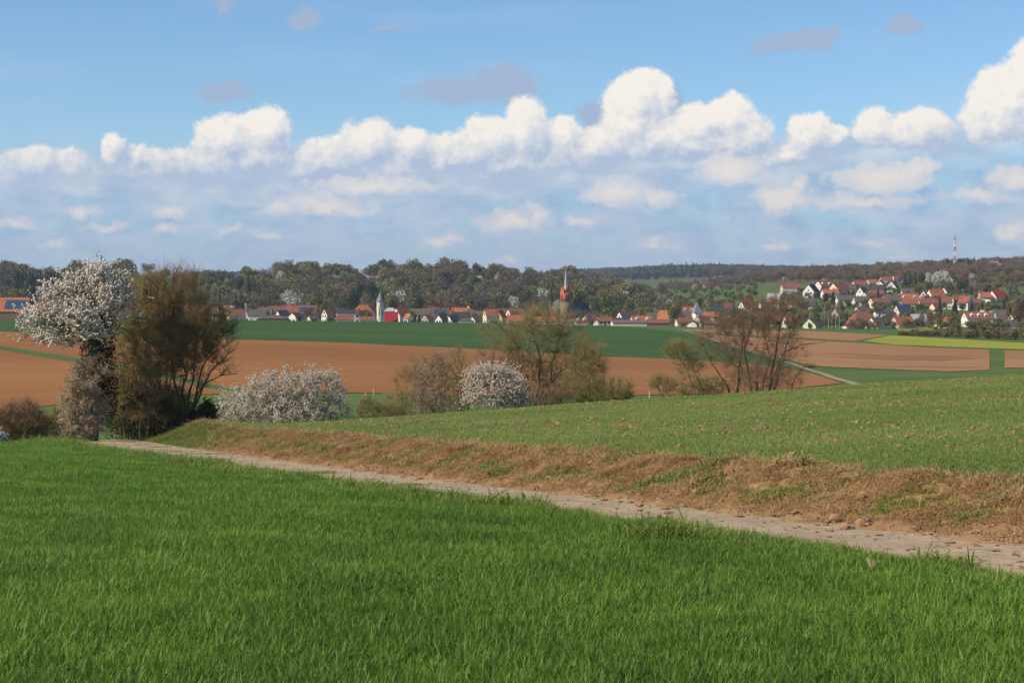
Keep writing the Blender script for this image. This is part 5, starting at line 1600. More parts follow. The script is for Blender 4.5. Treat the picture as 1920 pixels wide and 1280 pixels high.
def far_tree(kind, px, rtop, rbase, wpx=None, Y=None, lo=1010, hi=2400):
    if Y is None:
        Y = inv_y(px, rbase, lo, hi)
    X = Y * (px - 960) / F
    zb = gz(X, Y)
    H = max(3.0, P3(px, rtop, Y)[2] - zb)
    if Y > 1550 and kind in ('white', 'dark', 'green', 'pale', 'yew'):
        CLEAR.append((px, wpx or 14, Y))
    r = random.Random(int(px * 13 + rtop * 7))
    v = r.choice(FAR[kind])
    root = thing(NAMES[kind][0], (X, Y, zb), '', 'tree')
    base_h = 14.0 if kind == 'dark' else 11.4
    base_w = 6.4 if kind == 'dark' else 9.0
    sz = H / base_h
    sx = (wpx * Y / F / base_w) if wpx else sz
    if kind == 'white':
        sx = max(sx, 0.85 * sz)
    root.scale = (sx, sx, sz)
    root.rotation_euler = (0, 0, r.uniform(0, 6.28))
    link('crown', v[0], parent=root); link('trunk', v[1], parent=root)
    root['_px'] = px; root['_py'] = (rtop + rbase) / 2; root['_d'] = ('tall ' if H > 17 else ('low ' if H < 6 else '')) + NAMES[kind][1]
    TREES.append(root)


TT = [
    # conifers
    ('dark', 38, 504, 560, 20, 1750), ('dark', 58, 502, 560, 22, 1760), ('dark', 76, 511, 560, 14, 1770), ('dark', 96, 506, 562, 20, 1740), ('dark', 108, 507, 562, 20, 1755), ('dark', 62, 520, 600, 18, 1300), ('dark', 412, 543, 585, 12, 1500),
    ('dark', 442, 548, 590, 13, 1400), ('dark', 448, 512, 548, 18, 1850), ('dark', 466, 514, 552, 14, 1840), ('dark', 480, 530, 556, 18, 1830), ('dark', 496, 532, 556, 16, 1820), ('dark', 663, 534, 600, 22, 1350), ('dark', 674, 522, 570, 16, 1700),
    ('dark', 698, 524, 575, 24, 1680), ('dark', 712, 530, 600, 20, 1420), ('dark', 736, 556, 600, 16, 1350), ('dark', 785, 545, 600, 16, 1360), ('dark', 893, 489, 520, 18, 2230), ('dark', 1034, 540, 575, 12, 1650), ('dark', 1028, 552, 580, 14, 1640),
    ('dark', 1312, 560, 602, 9, 1260), ('dark', 1268, 578, 604, 8, 1200), ('dark', 1317, 598, 616, 6, 1048), ('dark', 1376, 570, 600, 12, 1200), ('dark', 1548, 548, 572, 16), ('dark', 1562, 546, 570, 12), ('dark', 1646, 540, 566, 9), ('dark', 1686, 540, 562, 10),
    ('dark', 1696, 512, 540, 12), ('dark', 1706, 508, 538, 12), ('dark', 1728, 508, 540, 16), ('dark', 1716, 514, 540, 10), ('dark', 1598, 545, 566, 10), ('dark', 1680, 563, 586, 9), ('dark', 1762, 553, 592, 9), ('dark', 1790, 562, 590, 14), ('dark', 1822, 566, 592, 14),
    ('dark', 1852, 533, 556, 16), ('dark', 1800, 524, 552, 16), ('dark', 1812, 520, 550, 12), ('dark', 1588, 584, 612, 8), ('dark', 1776, 484, 505, 14, 2700), ('dark', 1800, 482, 504, 16, 2720), ('dark', 1768, 488, 508, 14, 2600), ('dark', 1826, 482, 502, 10, 2600), ('dark', 1886, 552, 580, 14), ('dark', 1650, 596, 612, 7, 1100),
    # blossom trees seen as pale clouds
    ('white', 545, 540, 568, 16, 1620), ('white', 552, 552, 590, 14, 1500), ('white', 527, 506, 526, 14, 2050), ('white', 500, 506, 522, 24, 2150), ('white', 530, 546, 560, 26, 1700), ('white', 748, 540, 572, 12, 1600), ('white', 680, 502, 520, 14, 2180), ('white', 935, 508, 520, 12, 2100),
    ('white', 965, 552, 566, 10, 1640), ('white', 1018, 536, 562, 14, 1690), ('white', 1044, 560, 580, 12, 1500), ('white', 1160, 540, 562, 14, 1800), ('white', 1172, 541, 560, 14, 1760), ('white', 1650, 512, 530, 8, 2300), ('white', 1696, 488, 506, 10, 2750), ('white', 1742, 508, 544, 20), ('white', 1772, 504, 546, 30),
    ('white', 1760, 506, 546, 22), ('white', 1822, 510, 530, 12, 2000), ('white', 1545, 524, 536, 10, 2300), ('white', 1470, 518, 530, 12, 2400), ('white', 70, 530, 566, 20, 1600), ('white', 870, 612, 640, 4, 1010) if False else ('white', 1878, 622, 640, 26, 850), ('white', 1866, 488, 508, 24, 2550), ('white', 1878, 492, 510, 22, 2540),
    # broadleaved trees
    ('grey', 92, 498, 560, 28, 1800), ('bare', 145, 500, 560, 24, 1850), ('bare', 248, 492, 530, 16, 2050), ('grey', 542, 486, 520, 30, 2120), ('olive', 578, 494, 524, 24, 2150), ('olive', 604, 496, 528, 26, 2140), ('green', 616, 497, 530, 24, 2120), ('bare', 650, 494, 524, 26, 2150),
    ('olive', 714, 494, 524, 34, 2150), ('grey', 760, 494, 522, 24, 2160), ('bare', 806, 492, 522, 20, 2170), ('grey', 838, 490, 522, 24, 2170), ('bare', 925, 493, 524, 28, 2160), ('bare', 1000, 502, 530, 24, 2160), ('olive', 1080, 498, 526, 30, 2120), ('grey', 640, 546, 598, 44, 1450), ('red', 655, 528, 580, 30, 1650),
    ('red', 690, 546, 590, 24, 1560), ('red', 820, 545, 600, 40, 1480), ('red', 850, 548, 600, 36, 1470), ('bare', 745, 552, 600, 36, 1440), ('olive', 612, 534, 575, 20, 1620), ('olive', 770, 528, 560, 24, 1720), ('green', 768, 533, 548, 16, 1750), ('red', 1000, 575, 606, 20, 1200),
    ('green', 1091, 580, 610, 12, 1130), ('green', 1140, 552, 608, 34, 1250), ('olive', 1115, 550, 600, 26, 1420), ('olive', 1180, 556, 600, 24, 1440), ('olive', 1255, 555, 612, 16, 1120), ('olive', 1270, 552, 612, 16, 1130), ('olive', 1262, 572, 613, 22, 1080), ('red', 1240, 526, 560, 26, 2150),
    ('olive', 560, 588, 604, 16, 1075), ('olive', 618, 592, 605, 22, 1050), ('red', 1150, 575, 604, 20, 1300), ('pale', 1330, 556, 590, 20, 1500), ('pale', 1350, 556, 590, 18, 1480), ('olive', 1370, 590, 617, 18, 1035), ('olive', 1355, 598, 617, 20, 1030), ('bare', 1345, 590, 616, 14, 1040), ('olive', 1405, 548, 582, 22), ('olive', 1390, 545, 575, 18),
    ('red', 1500, 552, 592, 18), ('red', 1485, 545, 580, 16), ('olive', 1450, 572, 592, 22), ('bare', 1456, 596, 616, 16, 1040), ('green', 1575, 562, 592, 20), ('green', 1590, 560, 588, 14), ('olive', 1548, 566, 594, 18), ('bare', 1530, 584, 606, 18), ('olive', 1645, 572, 596, 16), ('green', 1655, 568, 592, 10), ('olive', 1710, 572, 600, 16),
    ('red', 1745, 575, 615, 26, 1040), ('red', 1728, 582, 616, 18, 1035), ('red', 1760, 580, 616, 16, 1050), ('green', 1788, 586, 608, 20), ('olive', 1768, 602, 628, 22, 980), ('olive', 1822, 598, 632, 34, 940), ('olive', 1860, 600, 634, 36, 930), ('green', 1754, 614, 628, 14, 965), ('bare', 1715, 620, 634, 24, 880), ('bare', 1740, 618, 636, 30, 870),
    ('olive', 1780, 616, 636, 34, 875), ('bare', 1815, 620, 640, 36, 850), ('bare', 1850, 622, 642, 30, 840), ('red', 1908, 545, 640, 40, 900), ('red', 1890, 560, 612, 20, 1080), ('bare', 1912, 610, 642, 36, 845), ('bare', 1890, 618, 642, 30, 842), ('olive', 1845, 528, 556, 20), ('olive', 1870, 520, 550, 26), ('green', 1880, 508, 540, 34, 2100), ('green', 1838, 508, 538, 28, 2120), ('olive', 1780, 524, 556, 26),
    ('olive', 1740, 524, 550, 24), ('olive', 1720, 530, 556, 24), ('bare', 1700, 536, 556, 16), ('red', 1735, 500, 530, 20, 2200), ('olive', 1766, 520, 552, 18), ('green', 1860, 536, 560, 26), ('olive', 1806, 548, 574, 18), ('red', 1830, 545, 570, 16), ('bare', 1560, 590, 617, 12, 1030), ('bare', 700, 560, 602, 16, 1300), ('green', 800, 572, 604, 10, 1280), ('dark', 778, 588, 606, 10, 1070), ('dark', 786, 589, 606, 10, 1068),
    ('olive', 1015, 560, 606, 24, 1350), ('bare', 990, 566, 606, 20, 1300), ('red', 1105, 584, 608, 12, 1140), ('olive', 450, 575, 600, 12, 1330), ('bare', 590, 584, 602, 10, 1130),
    ('hedge', 1690, 622, 637, 26, 870), ('hedge', 1706, 620, 637, 28, 868), ('hedge', 1724, 619, 638, 28, 862), ('hedge', 1742, 617, 638, 30, 860), ('hedge', 1760, 612, 638, 30, 862), ('hedge', 1778, 610, 639, 34, 858), ('hedge', 1797, 614, 640, 30, 852), ('hedge', 1815, 616, 641, 34, 846), ('hedge', 1833, 613, 641, 34, 845), ('hedge', 1852, 615, 642, 34, 842), ('hedge', 1870, 612, 643, 32, 838), ('hedge', 1888, 616, 644, 30, 834), ('hedge', 1904, 610, 645, 34, 830), ('hedge', 1922, 606, 646, 34, 826), ('hedge', 1792, 600, 628, 30, 960), ('hedge', 1838, 598, 630, 34, 955), ('hedge', 1875, 604, 632, 30, 950), ('hedge', 1520, 604, 618, 14, 1012), ('hedge', 1592, 606, 619, 12, 1014), ('hedge', 1480, 606, 618, 16, 1014), ('hedge', 1345, 604, 617, 18, 1030), ('hedge', 1410, 604, 618, 18, 1016), ('hedge', 1436, 606, 618, 16, 1014), ('hedge', 1280, 600, 614, 18, 1062), ('hedge', 1640, 608, 620, 10, 1012),
]
for t in TT:
    t = list(t)
    if t[0] == 'dark' and t[4] >= 16:      # broad evergreens
        t[0] = 'yew'; t[4] *= 1.15
    far_tree(*t)


# white-stemmed birches in front of the hillside houses
def birches():
    bm = surf('birch_bark', (0.50, 0.47, 0.43), (0.64, 0.61, 0.57), 1.0, c3=(0.10, 0.09, 0.08))
    words = ('leftmost', 'second', 'middle', 'fourth', 'rightmost')
    for i, px in enumerate((1546, 1553, 1560, 1567, 1574)):
        Y = 1015 + 4 * (i % 3)
        T = Tree(300 + i)
        x = Y * (px - 960) / F
        b = np.array([x, Y, gz(x, Y)])
        H = 13 - (i % 2) * 1.5
        T.stem([b - [0, 0, .3], b + [.1, 0, H * .5], b + [.2, .1, H]], 0.20, 0.05, 10)
        env = [(b[0], b[1], b[2] + H * .7, 1.5, 1.5, H * .33, 1)]
        T.reach(env, 50, .05, .025, 3, up=.3)
        T.sprout(T.last, 260, 1.1, .03, up=-.2)
        plant('birch_tree', T, [('trunk', T.mesh('wood', 'trunk', bm)), ('twigs', T.mesh('tw', 'twigs', M['twig_red']))], '%s of five slim white stemmed birches right of the pale green house' % words[i], 'tree', b, 'birches in front of the hillside houses')


birches()

# ---- labels that single out each house and tree by its neighbours
ZONES = [(-999, 30, 'at the far left edge of the picture'), (30, 135, 'behind the left side of the white cherry crown'), (135, 250, 'behind the right side of the white cherry crown'), (250, 400, 'behind the tall bare tree'), (400, 470, 'just right of the tall bare tree'), (470, 560, 'above the wide blossom bush'),
         (560, 640, 'well left of the round white tower'), (640, 712, 'just left of the round white tower'), (712, 775, 'just right of the round white tower'), (775, 845, 'right of the round white tower'), (845, 910, 'midway between round tower and church'), (910, 980, 'left of the church behind stream trees'),
         (980, 1052, 'close left of the church tower'), (1052, 1125, 'beside the church nave'), (1125, 1215, 'right of the church'), (1215, 1285, 'left of the small white belfry'), (1285, 1345, 'at the small white belfry'), (1345, 1420, 'right of the small white belfry'), (1420, 1470, 'on the hillside above the tall willows'),
         (1470, 1540, 'on the hillside right of the willows'), (1540, 1600, 'above the birches'), (1600, 1650, 'on the hillside right of the birches'), (1650, 1700, 'in the middle of the hillside village'), (1700, 1750, 'below left of the radio mast'), (1750, 1800, 'straight below the radio mast'), (1800, 1850, 'right of the radio mast'), (1850, 1890, 'near the white villa'), (1890, 2999, 'at the right picture edge')]
BANDS = [(0, 535, 'high on the slope'), (535, 556, 'in the upper rows'), (556, 577, 'in the middle rows'), (577, 597, 'in the lower rows'), (597, 9999, 'in the front row')]
ORD = ['leftmost', 'second from left', 'third from left', 'fourth from left', 'fifth from left', 'sixth from left', 'seventh from left', 'eighth from left', 'ninth from left']


SHORT = [('brown boarded', 'brown'), ('well left of the round white tower', 'left of the round tower'), (' with two white dormers', ' with dormers'), (' with three white dormers', ' with three dormers'), (' with blue solar panels', ' with solar panels'), (' with a dark balcony', ' with balcony'), (' with hipped ends', ''), (' of the picture', ''), ('the tall bare', 'the bare'), ('greyish bare', 'grey'), ('dark green bushy evergreen', 'bushy evergreen'), ('dark green conifer', 'conifer'), (' on the hillside', ''),
         ('the left side of the white cherry crown', 'left half of cherry crown'), ('the right side of the white cherry crown', 'right half of cherry crown'), ('midway between round tower and church', 'between round tower and church'),
         (' of the hillside village', ' of the hillside'), ('straight below the radio mast', 'below the mast'), ('below left of the radio mast', 'left of the mast'), ('right of the radio mast', 'right of the mast'), ('left of the church behind stream trees', 'left of the church'), ('just right of the bare tree', 'right of bare tree')]


def shorten(t, n):
    for a, b in SHORT:
        if len(t.split()) <= n:
            break
        t = t.replace(a, b)
    return t


def label_all(items, group):
    def key(o, n):
        zone = next(z[2] for z in ZONES if z[0] <= o['_px'] < z[1])
        band = next(b[2] for b in BANDS if b[0] <= o['_py'] < b[1])
        d = ' '.join(o['_d'].split())
        t = shorten('%s %s, %s' % (d, zone, band), n)
        return t if len(t.split()) <= n else shorten('%s %s' % (d, zone), n)
    for n in (16, 12):        # first without, then with room for an ordinal
        seen = {}
        for o in items:
            if 'label' in o and o['label']:
                continue
            seen.setdefault(key(o, n), []).append(o)
        for t, lst in seen.items():
            if n == 16 and len(lst) > 1:
                continue
            lst.sort(key=lambda o: o['_px'])
            for i, o in enumerate(lst):
                o['label'] = ('%s of the similar: ' % ORD[i] if False else ('%s %s' % (ORD[i], t) if len(lst) > 1 else t))
    for o in items:
        o['group'] = group
        for k in ('_px', '_py', '_d'):
            del o[k]


label_all(HOUSES, 'houses of the village')
for o in TREES:
    if o.name.startswith('hedge_shrub'):
        o['category'] = 'shrub'
label_all(TREES, 'trees in and around the village')


# ------------------------------------------------------------------ woods (nobody could count these): one object each
def blocked(x, y):
    """keep the view open to the single trees picked out on the slopes"""
    for (tx, tw, ty) in CLEAR:
        if abs(x - tx) < tw * 0.5 + 4 and ty - 150 < y < ty + 8:
            return True
    return False


def reg_ridge(n, r):
    px, Y = [], []
    while len(px) < n:
        x = r.uniform(-250, 1225); y = r.uniform(1610, 2330) if r.rand() < 0.85 else r.uniform(1480, 1650)
        rr = row_of(y * (x - 960) / F, y, gz(x=y * (x - 960) / F, y=y))
        # open slopes: meadow behind the bare tree, pasture strips beside the church
        if 250 < x < 520 and y > 1950 + (x - 250) * 0.35 and r.rand() < 0.93: continue
        if 255 < x < 470 and 1700 < y < 1950 and r.rand() < 0.45: continue
        if 880 < x < 980 and 1480 < y < 1660: continue
        if 1040 < x < 1230 and y < 1800 and r.rand() < 0.8: continue
        if 990 < x < 1060 and 1600 < y < 1760 and r.rand() < 0.7: continue
        if x > 1130 and y > 2120: continue
        if blocked(x, y): continue
        px.append(x); Y.append(y)
    return np.array(px), np.array(Y)


wood('ridge_wood', 61, 2300, reg_ridge, {'bare': 3.6, 'olive': 2.8, 'pale': .45, 'grey': 2.6, 'red': 1.2, 'green': 1.1, 'yew': .4}, 'bare olive brown wood covering the long ridge behind the village', size=(0.8, 1.7), hump=0.28)


def reg_hill(n, r):
    px, Y = [], []
    while len(px) < n:
        x = r.uniform(1330, 2150); y = r.uniform(1850, 3050)
        lo = np.interp(x, [1330, 1400, 1500, 1650, 1800, 1920], [2600, 2450, 2250, 2050, 1850, 1800])
        if y < lo: continue
        if blocked(x, y): continue
        px.append(x); Y.append(y)
    return np.array(px), np.array(Y)


wood('hill_wood', 62, 1700, reg_hill, {'grey': 3, 'red': 3, 'bare': 3, 'olive': 1.2, 'green': .5, 'dark': .35}, 'reddish brown bare wood on the hill above the right village', size=(0.85, 1.25))


def reg_far(n, r):
    x = np.where(r.rand(n) < 0.86, r.uniform(1040, 1700, n), r.uniform(330, 620, n))
    y = r.uniform(4250, 5750, n)
    y = np.where(x < 700, r.uniform(5200, 5700, n), y)
    return x, y


wood('far_wood', 63, 3600, reg_far, {'grey': 3, 'yew': 2, 'dark': 1.5}, 'hazy blue grey forest on the farthest hill', size=(1.1, 1.6))


def reg_orch(n, r):
    x = r.uniform(1040, 1420, n); y = r.uniform(1480, 2500, n)
    return x, y


wood('orchard_scrub', 64, 260, reg_orch, {'olive': 2, 'green': 1.5, 'bare': 2, 'grey': 1, 'white': .8}, 'scattered orchard trees and scrub on the slope beyond the small belfry', size=(0.45, 0.95))


def reg_mid(n, r):
    x = r.uniform(1240, 1420, n); y = r.uniform(2500, 3500, n)
    return x, y


wood('valley_scrub', 65, 160, reg_mid, {'grey': 3, 'bare': 2, 'olive': 2, 'pale': 1}, 'dark scrub and hedges in the valley below the far forest', size=(0.5, 0.95))


def reg_gard(n, r):
    px, Y = [], []
    while len(px) < n:
        x = r.uniform(1345, 1960); y = r.uniform(1010, 1850)
        hi = np.interp(x, [1345, 1420, 1500, 1560, 1700, 1800, 1960], [1250, 1500, 1700, 1900, 1900, 1850, 1850])
        if y > hi: continue
        px.append(x); Y.append(y)
    return np.array(px), np.array(Y)


wood('garden_shrubs', 66, 760, reg_gard, {'hedge': 5, 'olive': 2, 'green': 1.2, 'bare': 2, 'grey': 1, 'red': 1.6, 'dark': .6, 'pale': .3}, 'mass of garden shrubs and hedges between the hillside houses', size=(0.30, 0.60), extra=FRONT)


def reg_vill(n, r):
    return r.uniform(-60, 1345, n), r.uniform(1150, 1480, n)


wood('village_shrubs', 67, 240, reg_vill, {'hedge': 3, 'olive': 2, 'bare': 3, 'grey': 2, 'red': 1.5, 'dark': .4}, 'brown and olive garden shrubs behind the village roofs', size=(0.4, 0.95))

# ------------------------------------------------------------------ grass, crops, weeds
M['wheat'] = leafy('wheat_blades', (0.088, 0.176, 0.021), (0.212, 0.340, 0.047), trans=0.42, rough=0.5, spec=0.25, posscale=0.45)
M['verge'] = leafy('verge_grass', (0.095, 0.175, 0.022), (0.215, 0.325, 0.050), trans=0.38, rough=0.5, spec=0.3, posscale=0.5)
M['verge2'] = leafy('verge_grass_yellowish', (0.150, 0.205, 0.030), (0.290, 0.350, 0.075), trans=0.38, rough=0.5, spec=0.3, posscale=0.5)
M['young'] = leafy('young_cereal', (0.165, 0.245, 0.055), (0.290, 0.375, 0.105), trans=0.35, rough=0.6, posscale=0.12)
M['drygrass'] = leafy('dry_grass', (0.385, 0.212, 0.090), (0.53, 0.350, 0.175), trans=0.25, rough=0.8, posscale=0.6)
M['weed'] = leafy('bank_weeds', (0.200, 0.235, 0.055), (0.32, 0.335, 0.095), trans=0.35, posscale=0.8)
M['clod'] = surf('soil_clods', (0.25, 0.140, 0.072), (0.35, 0.215, 0.122), 4.0, bump=0.6, bscale=20)


def blades(n, h, w, spread, lean, seed, droop=0.35):
    r = np.random.RandomState(seed)
    V, Q, Tt = [], [], []
    for i in range(n):
        a = r.rand() * 6.283; q = spread * math.sqrt(r.rand())
        b = np.array([math.cos(a) * q, math.sin(a) * q, -0.02])
        la = r.rand() * 6.283
        hh = h * r.uniform(0.65, 1.15); ww = w * r.uniform(0.7, 1.2)
        ld = np.array([math.cos(la), math.sin(la), 0]); ln = lean * r.uniform(0.2, 1.3)
        side = np.array([-ld[1], ld[0], 0]); tw = r.uniform(-0.9, 0.9)
        side = side * math.cos(tw) + ld * math.sin(tw)
        o = len(V)
        for k, (t, wk) in enumerate(((0, .6), (.4, 1.0), (.75, .75))):
            p = b + np.array([0, 0, hh * t * (1 - droop * ln * t * t)]) + ld * hh * ln * t * t
            V += [p - side * ww * wk / 2, p + side * ww * wk / 2]
        V.append(b + np.array([0, 0, hh * (1 - droop * ln)]) + ld * hh * ln)
        Q += [[o, o + 1, o + 3, o + 2], [o + 2, o + 3, o + 5, o + 4]]
        Tt.append([o + 4, o + 5, o + 6])
    return np.array(V), [np.array(Q), np.array(Tt)]


def tuft(name, mat, *a, **k):
    V, Fs = blades(*a, **k)
    return (make_mesh(name, V, Fs, [mat]), None)


def rand_field(rng, n, y0, y1, xl, xr, power=1.0):
    """points between two borders; density falls with distance like Y^-power"""
    u = rng.rand(n)
    e = 1.0 - power + 1.0
    Y = (y0 ** e + u * (y1 ** e - y0 ** e)) ** (1 / e)
    a, b = xl(Y), xr(Y)
    X = a + rng.rand(n) * (b - a)
    return X, Y


def view_l(Y): return -0.285 * Y - 0.6
def view_r(Y): return 0.285 * Y + 0.6


def lay(name, X, Y, sources, rng, size, label, growth=None, lift=0.0, tilt=0.12, pick=None, fat=1.0):
    Z = ground_z(X, Y) + lift
    n = len(X)
    s = rng.uniform(size[0], size[1], n)
    if growth is not None:
        s = s * growth
    wfat = np.interp(Y, [12, 30, 60, 130], [1.0, 1.35, 2.0, 3.2]) ** fat
    scl = np.stack([s * wfat ** 0.9, s * wfat ** 0.9, s * wfat ** 0.10], 1)
    rot = np.stack([rng.normal(size=n) * tilt, rng.normal(size=n) * tilt, rng.rand(n) * 6.283], 1)
    idx = rng.randint(0, len(sources), n) if pick is None else pick
    return scatter(name, np.stack([X, Y, Z], 1), idx, scl, rot, sources, label)


def vnoise(X, Y, sc_, seed):
    return 0.5 + 0.5 * np.clip(wob(X, Y, sc_, seed) * 1.3, -1, 1)


def grasses():
    rng = np.random.RandomState(5)
    # near wheat
    wheat = [tuft('wheat', M['wheat'], 17, 0.195, 0.0105, 0.10, 0.60, 100 + i) for i in range(5)]
    lim = lambda Y: np.minimum(view_r(Y), track_x(Y) - tw(Y) - 1.5 - 0.5 * np.sin(Y * 0.9) * np.sin(Y * 0.37 + 1))
    X, Y = rand_field(rng, 105000, 9.0, 122, view_l, lim, 1.55)
    k = (lim(Y) > view_l(Y)) & (Y < np.interp(960 + F * X / Y, [0, 150, 250], [102, 120, 124]))
    X, Y = X[k], Y[k]
    k = np.hypot(X - 3.46, Y - 18.2) > 0.25
    X, Y = X[k], Y[k]
    g = (0.80 + 0.40 * vnoise(X, Y, 0.9, 9)) * np.clip(0.72 + 0.28 * (-track_s(X, Y) - tw(Y)) / 2.0, 0.72, 1.0)
    lay('wheat_field', X, Y, wheat, rng, (0.8, 1.2), 'lush dark green young wheat filling the foreground', growth=g)
    # verge grass along the track, finer and shaggier, leaning every way
    verge = [tuft('verge', M['verge'], 24, 0.20, 0.0075, 0.13, 1.0, 120 + i, droop=0.5) for i in range(3)]
    verge += [tuft('verge', M['verge2'], 20, 0.24, 0.0085, 0.11, 0.75, 130 + i, droop=0.4) for i in range(2)]
    herb = [tuft('herb', M['weed'], 14, 0.13, 0.028, 0.13, 1.2, 135 + i, droop=0.6) for i in range(2)]
    n = 34000
    Y = 9 + (120 - 9) * rng.rand(n) ** 1.6
    s = -tw(Y) + 0.05 - 2.4 * rng.rand(n) ** 1.1
    X = track_x(Y) + s * 1.04
    k = (X > view_l(Y)) & (X < view_r(Y))
    k &= rng.rand(n) < 0.5 + 0.5 * vnoise(X, Y, 1.6, 14)
    k &= (np.hypot(X - 3.46, Y - 18.2) > 0.22) & (np.hypot((X - 4.62) * 1.4, (Y - 19.2) * 0.7) > 0.40)
    X, Y, s = X[k], Y[k], s[k]
    patch = vnoise(X, Y, 0.8, 16)
    pick = np.where(rng.rand(len(X)) < sstep(patch, 0.45, 0.75), rng.randint(3, 5, len(X)), rng.randint(0, 3, len(X)))
    pick = np.where((vnoise(X, Y, 1.5, 17) > 0.80) & (rng.rand(len(X)) < 0.6), rng.randint(5, 7, len(X)), pick)
    lay('verge_grass', X, Y, verge + herb, rng, (0.55, 1.15), 'shaggy verge grass between the wheat and the farm track', growth=(0.55 + 0.55 * vnoise(X, Y, 0.7, 15) + 0.75 * sstep(vnoise(X, Y, 2.1, 18), 0.72, 0.95)) * np.clip(0.62 + 0.38 * (-s - tw(Y)) / 0.9, 0.62, 1.0), tilt=0.22, pick=pick)
    # young crop on the far side of the bank
    young = [tuft('young_crop', M['young'], 9, 0.115, 0.0085, 0.10, 0.75, 140 + i) for i in range(4)]
    lo = lambda Y: np.maximum(view_l(Y), track_x(Y) + 2.2)
    X, Y = rand_field(rng, 150000, 24.0, 152, lo, view_r, 1.2)
    k = lo(Y) < view_r(Y)
    bare = vnoise(X, Y, 0.55, 21) * 0.6 + vnoise(X, Y, 2.3, 22) * 0.4
    k &= rng.rand(len(X)) < np.clip(1.25 - 1.15 * bare, 0.10, 1)
    X, Y = X[k], Y[k]
    lay('young_crop', X, Y, young, rng, (0.6, 1.1), 'sparse light green young cereal with bare brown patches on the right field', fat=0.55)
    # grassed start of the bank beside the bare tree
    Yg = rng.uniform(82, 119, 9000); s = rng.uniform(-0.1, 3.4, 9000)
    Xg = track_x(Yg) + s
    k = rng.rand(9000) < sstep(Yg + 3.0 * rng.normal(size=9000), 82, 96)
    lay('bank_grass', Xg[k], Yg[k], verge, rng, (0.7, 1.1), 'bright green grass on the rounded end of the bank')
    # green margin left of the track end
    Yg = rng.uniform(104, 132, 2600); Xg = track_x(Yg) - tw(Yg) - rng.uniform(0, 9, 2600)
    lay('margin_grass', Xg, Yg, verge, rng, (0.5, 0.9), 'short grass margin at the foot of the creeper')
    # dry grass and weeds on the bank
    dry = [tuft('dry', M['drygrass'], 16, 0.15, 0.0075, 0.13, 1.2, 160 + i, droop=0.6) for i in range(4)]
    weeds = [tuft('weeds', M['weed'], 18, 0.11, 0.014, 0.16, 1.1, 180 + i, droop=0.6) for i in range(3)]
    n = 120000
    Y = 18 + (112 - 18) * rng.rand(n) ** 1.35
    s = rng.uniform(0.05, 3.0, n)
    X = track_x(Y) + s * 1.04
    green = vnoise(X, Y, 1.3, 31) * 0.55 + vnoise(X, Y, 3.1, 32) * 0.45
    isg = green + 0.10 * rng.normal(size=n) + 0.14 * np.exp(-((s - 1.1) / 0.7) ** 2) > 0.675
    isg &= (s > 0.35)
    keep = (X < view_r(Y)) & (rng.rand(n) < np.where(s < 0.5, 0.25, 0.85) * (0.45 + 0.55 * vnoise(X, Y, 2.2, 33)))
    pick = np.where(isg, 4 + rng.randint(0, 3, n), rng.randint(0, 4, n))
    X, Y, pick, s = X[keep], Y[keep], pick[keep], s[keep]
    tall = 1.0 + 0.9 * sstep(vnoise(X, Y, 2.6, 36), 0.70, 0.95) + 0.35 * np.exp(-((s - 2.3) / 0.4) ** 2)
    lay('bank_herbs', X, Y, dry + weeds, rng, (0.35, 0.95), 'rusty dry grass and green weeds covering the earth bank', growth=tall, pick=pick, lift=0.04, fat=0.6, tilt=0.3)
    # grass tufts that grow on the track itself
    Y0, X0, sc0 = [], [], []
    for (px, py, wpx, n) in [(250, 829, 40, 60), (300, 838, 40, 60), (265, 834, 30, 30), (330, 846, 60, 60), (390, 851, 60, 80), (255, 843, 45, 40), (405, 861, 40, 60), (605, 886, 40, 110), (770, 909, 45, 90), (1235, 972, 40, 60)]:
        sl_ = float(slope_of(py)); Yt = -1.63 / (sl_ + 0.06)
        for i in range(n):
            Y0.append(Yt + rng.normal() * 0.5); X0.append(Yt * (px + rng.normal() * wpx * 0.35 - 960) / F)
    lay('track_grass', np.array(X0), np.array(Y0), verge, rng, (0.18, 0.34), 'small flat grass patches growing on the farm track', lift=0.02)


grasses()


# ---- clods of earth
def clod_mesh(seed, rough=0.35):
    import bmesh
    bm = bmesh.new()
    bmesh.ops.create_icosphere(bm, subdivisions=2, radius=1.0)
    r = np.random.RandomState(seed)
    ph = r.rand(6) * 6.28; dr = r.normal(size=(6, 3)) * 2.2
    for v in bm.verts:
        c = np.array(v.co)
        f = 1 + rough * sum(math.sin(float(c @ dr[k]) + ph[k]) for k in range(6)) / 3 + 0.12 * r.normal()
        v.co = Vector((c * f * np.array([1.25, 0.85, 0.62])).tolist())
    me = bpy.data.meshes.new('clod')
    bm.to_mesh(me); bm.free()
    me.materials.append(M['clod'])
    return me


CL = [clod_mesh(i) for i in range(6)]


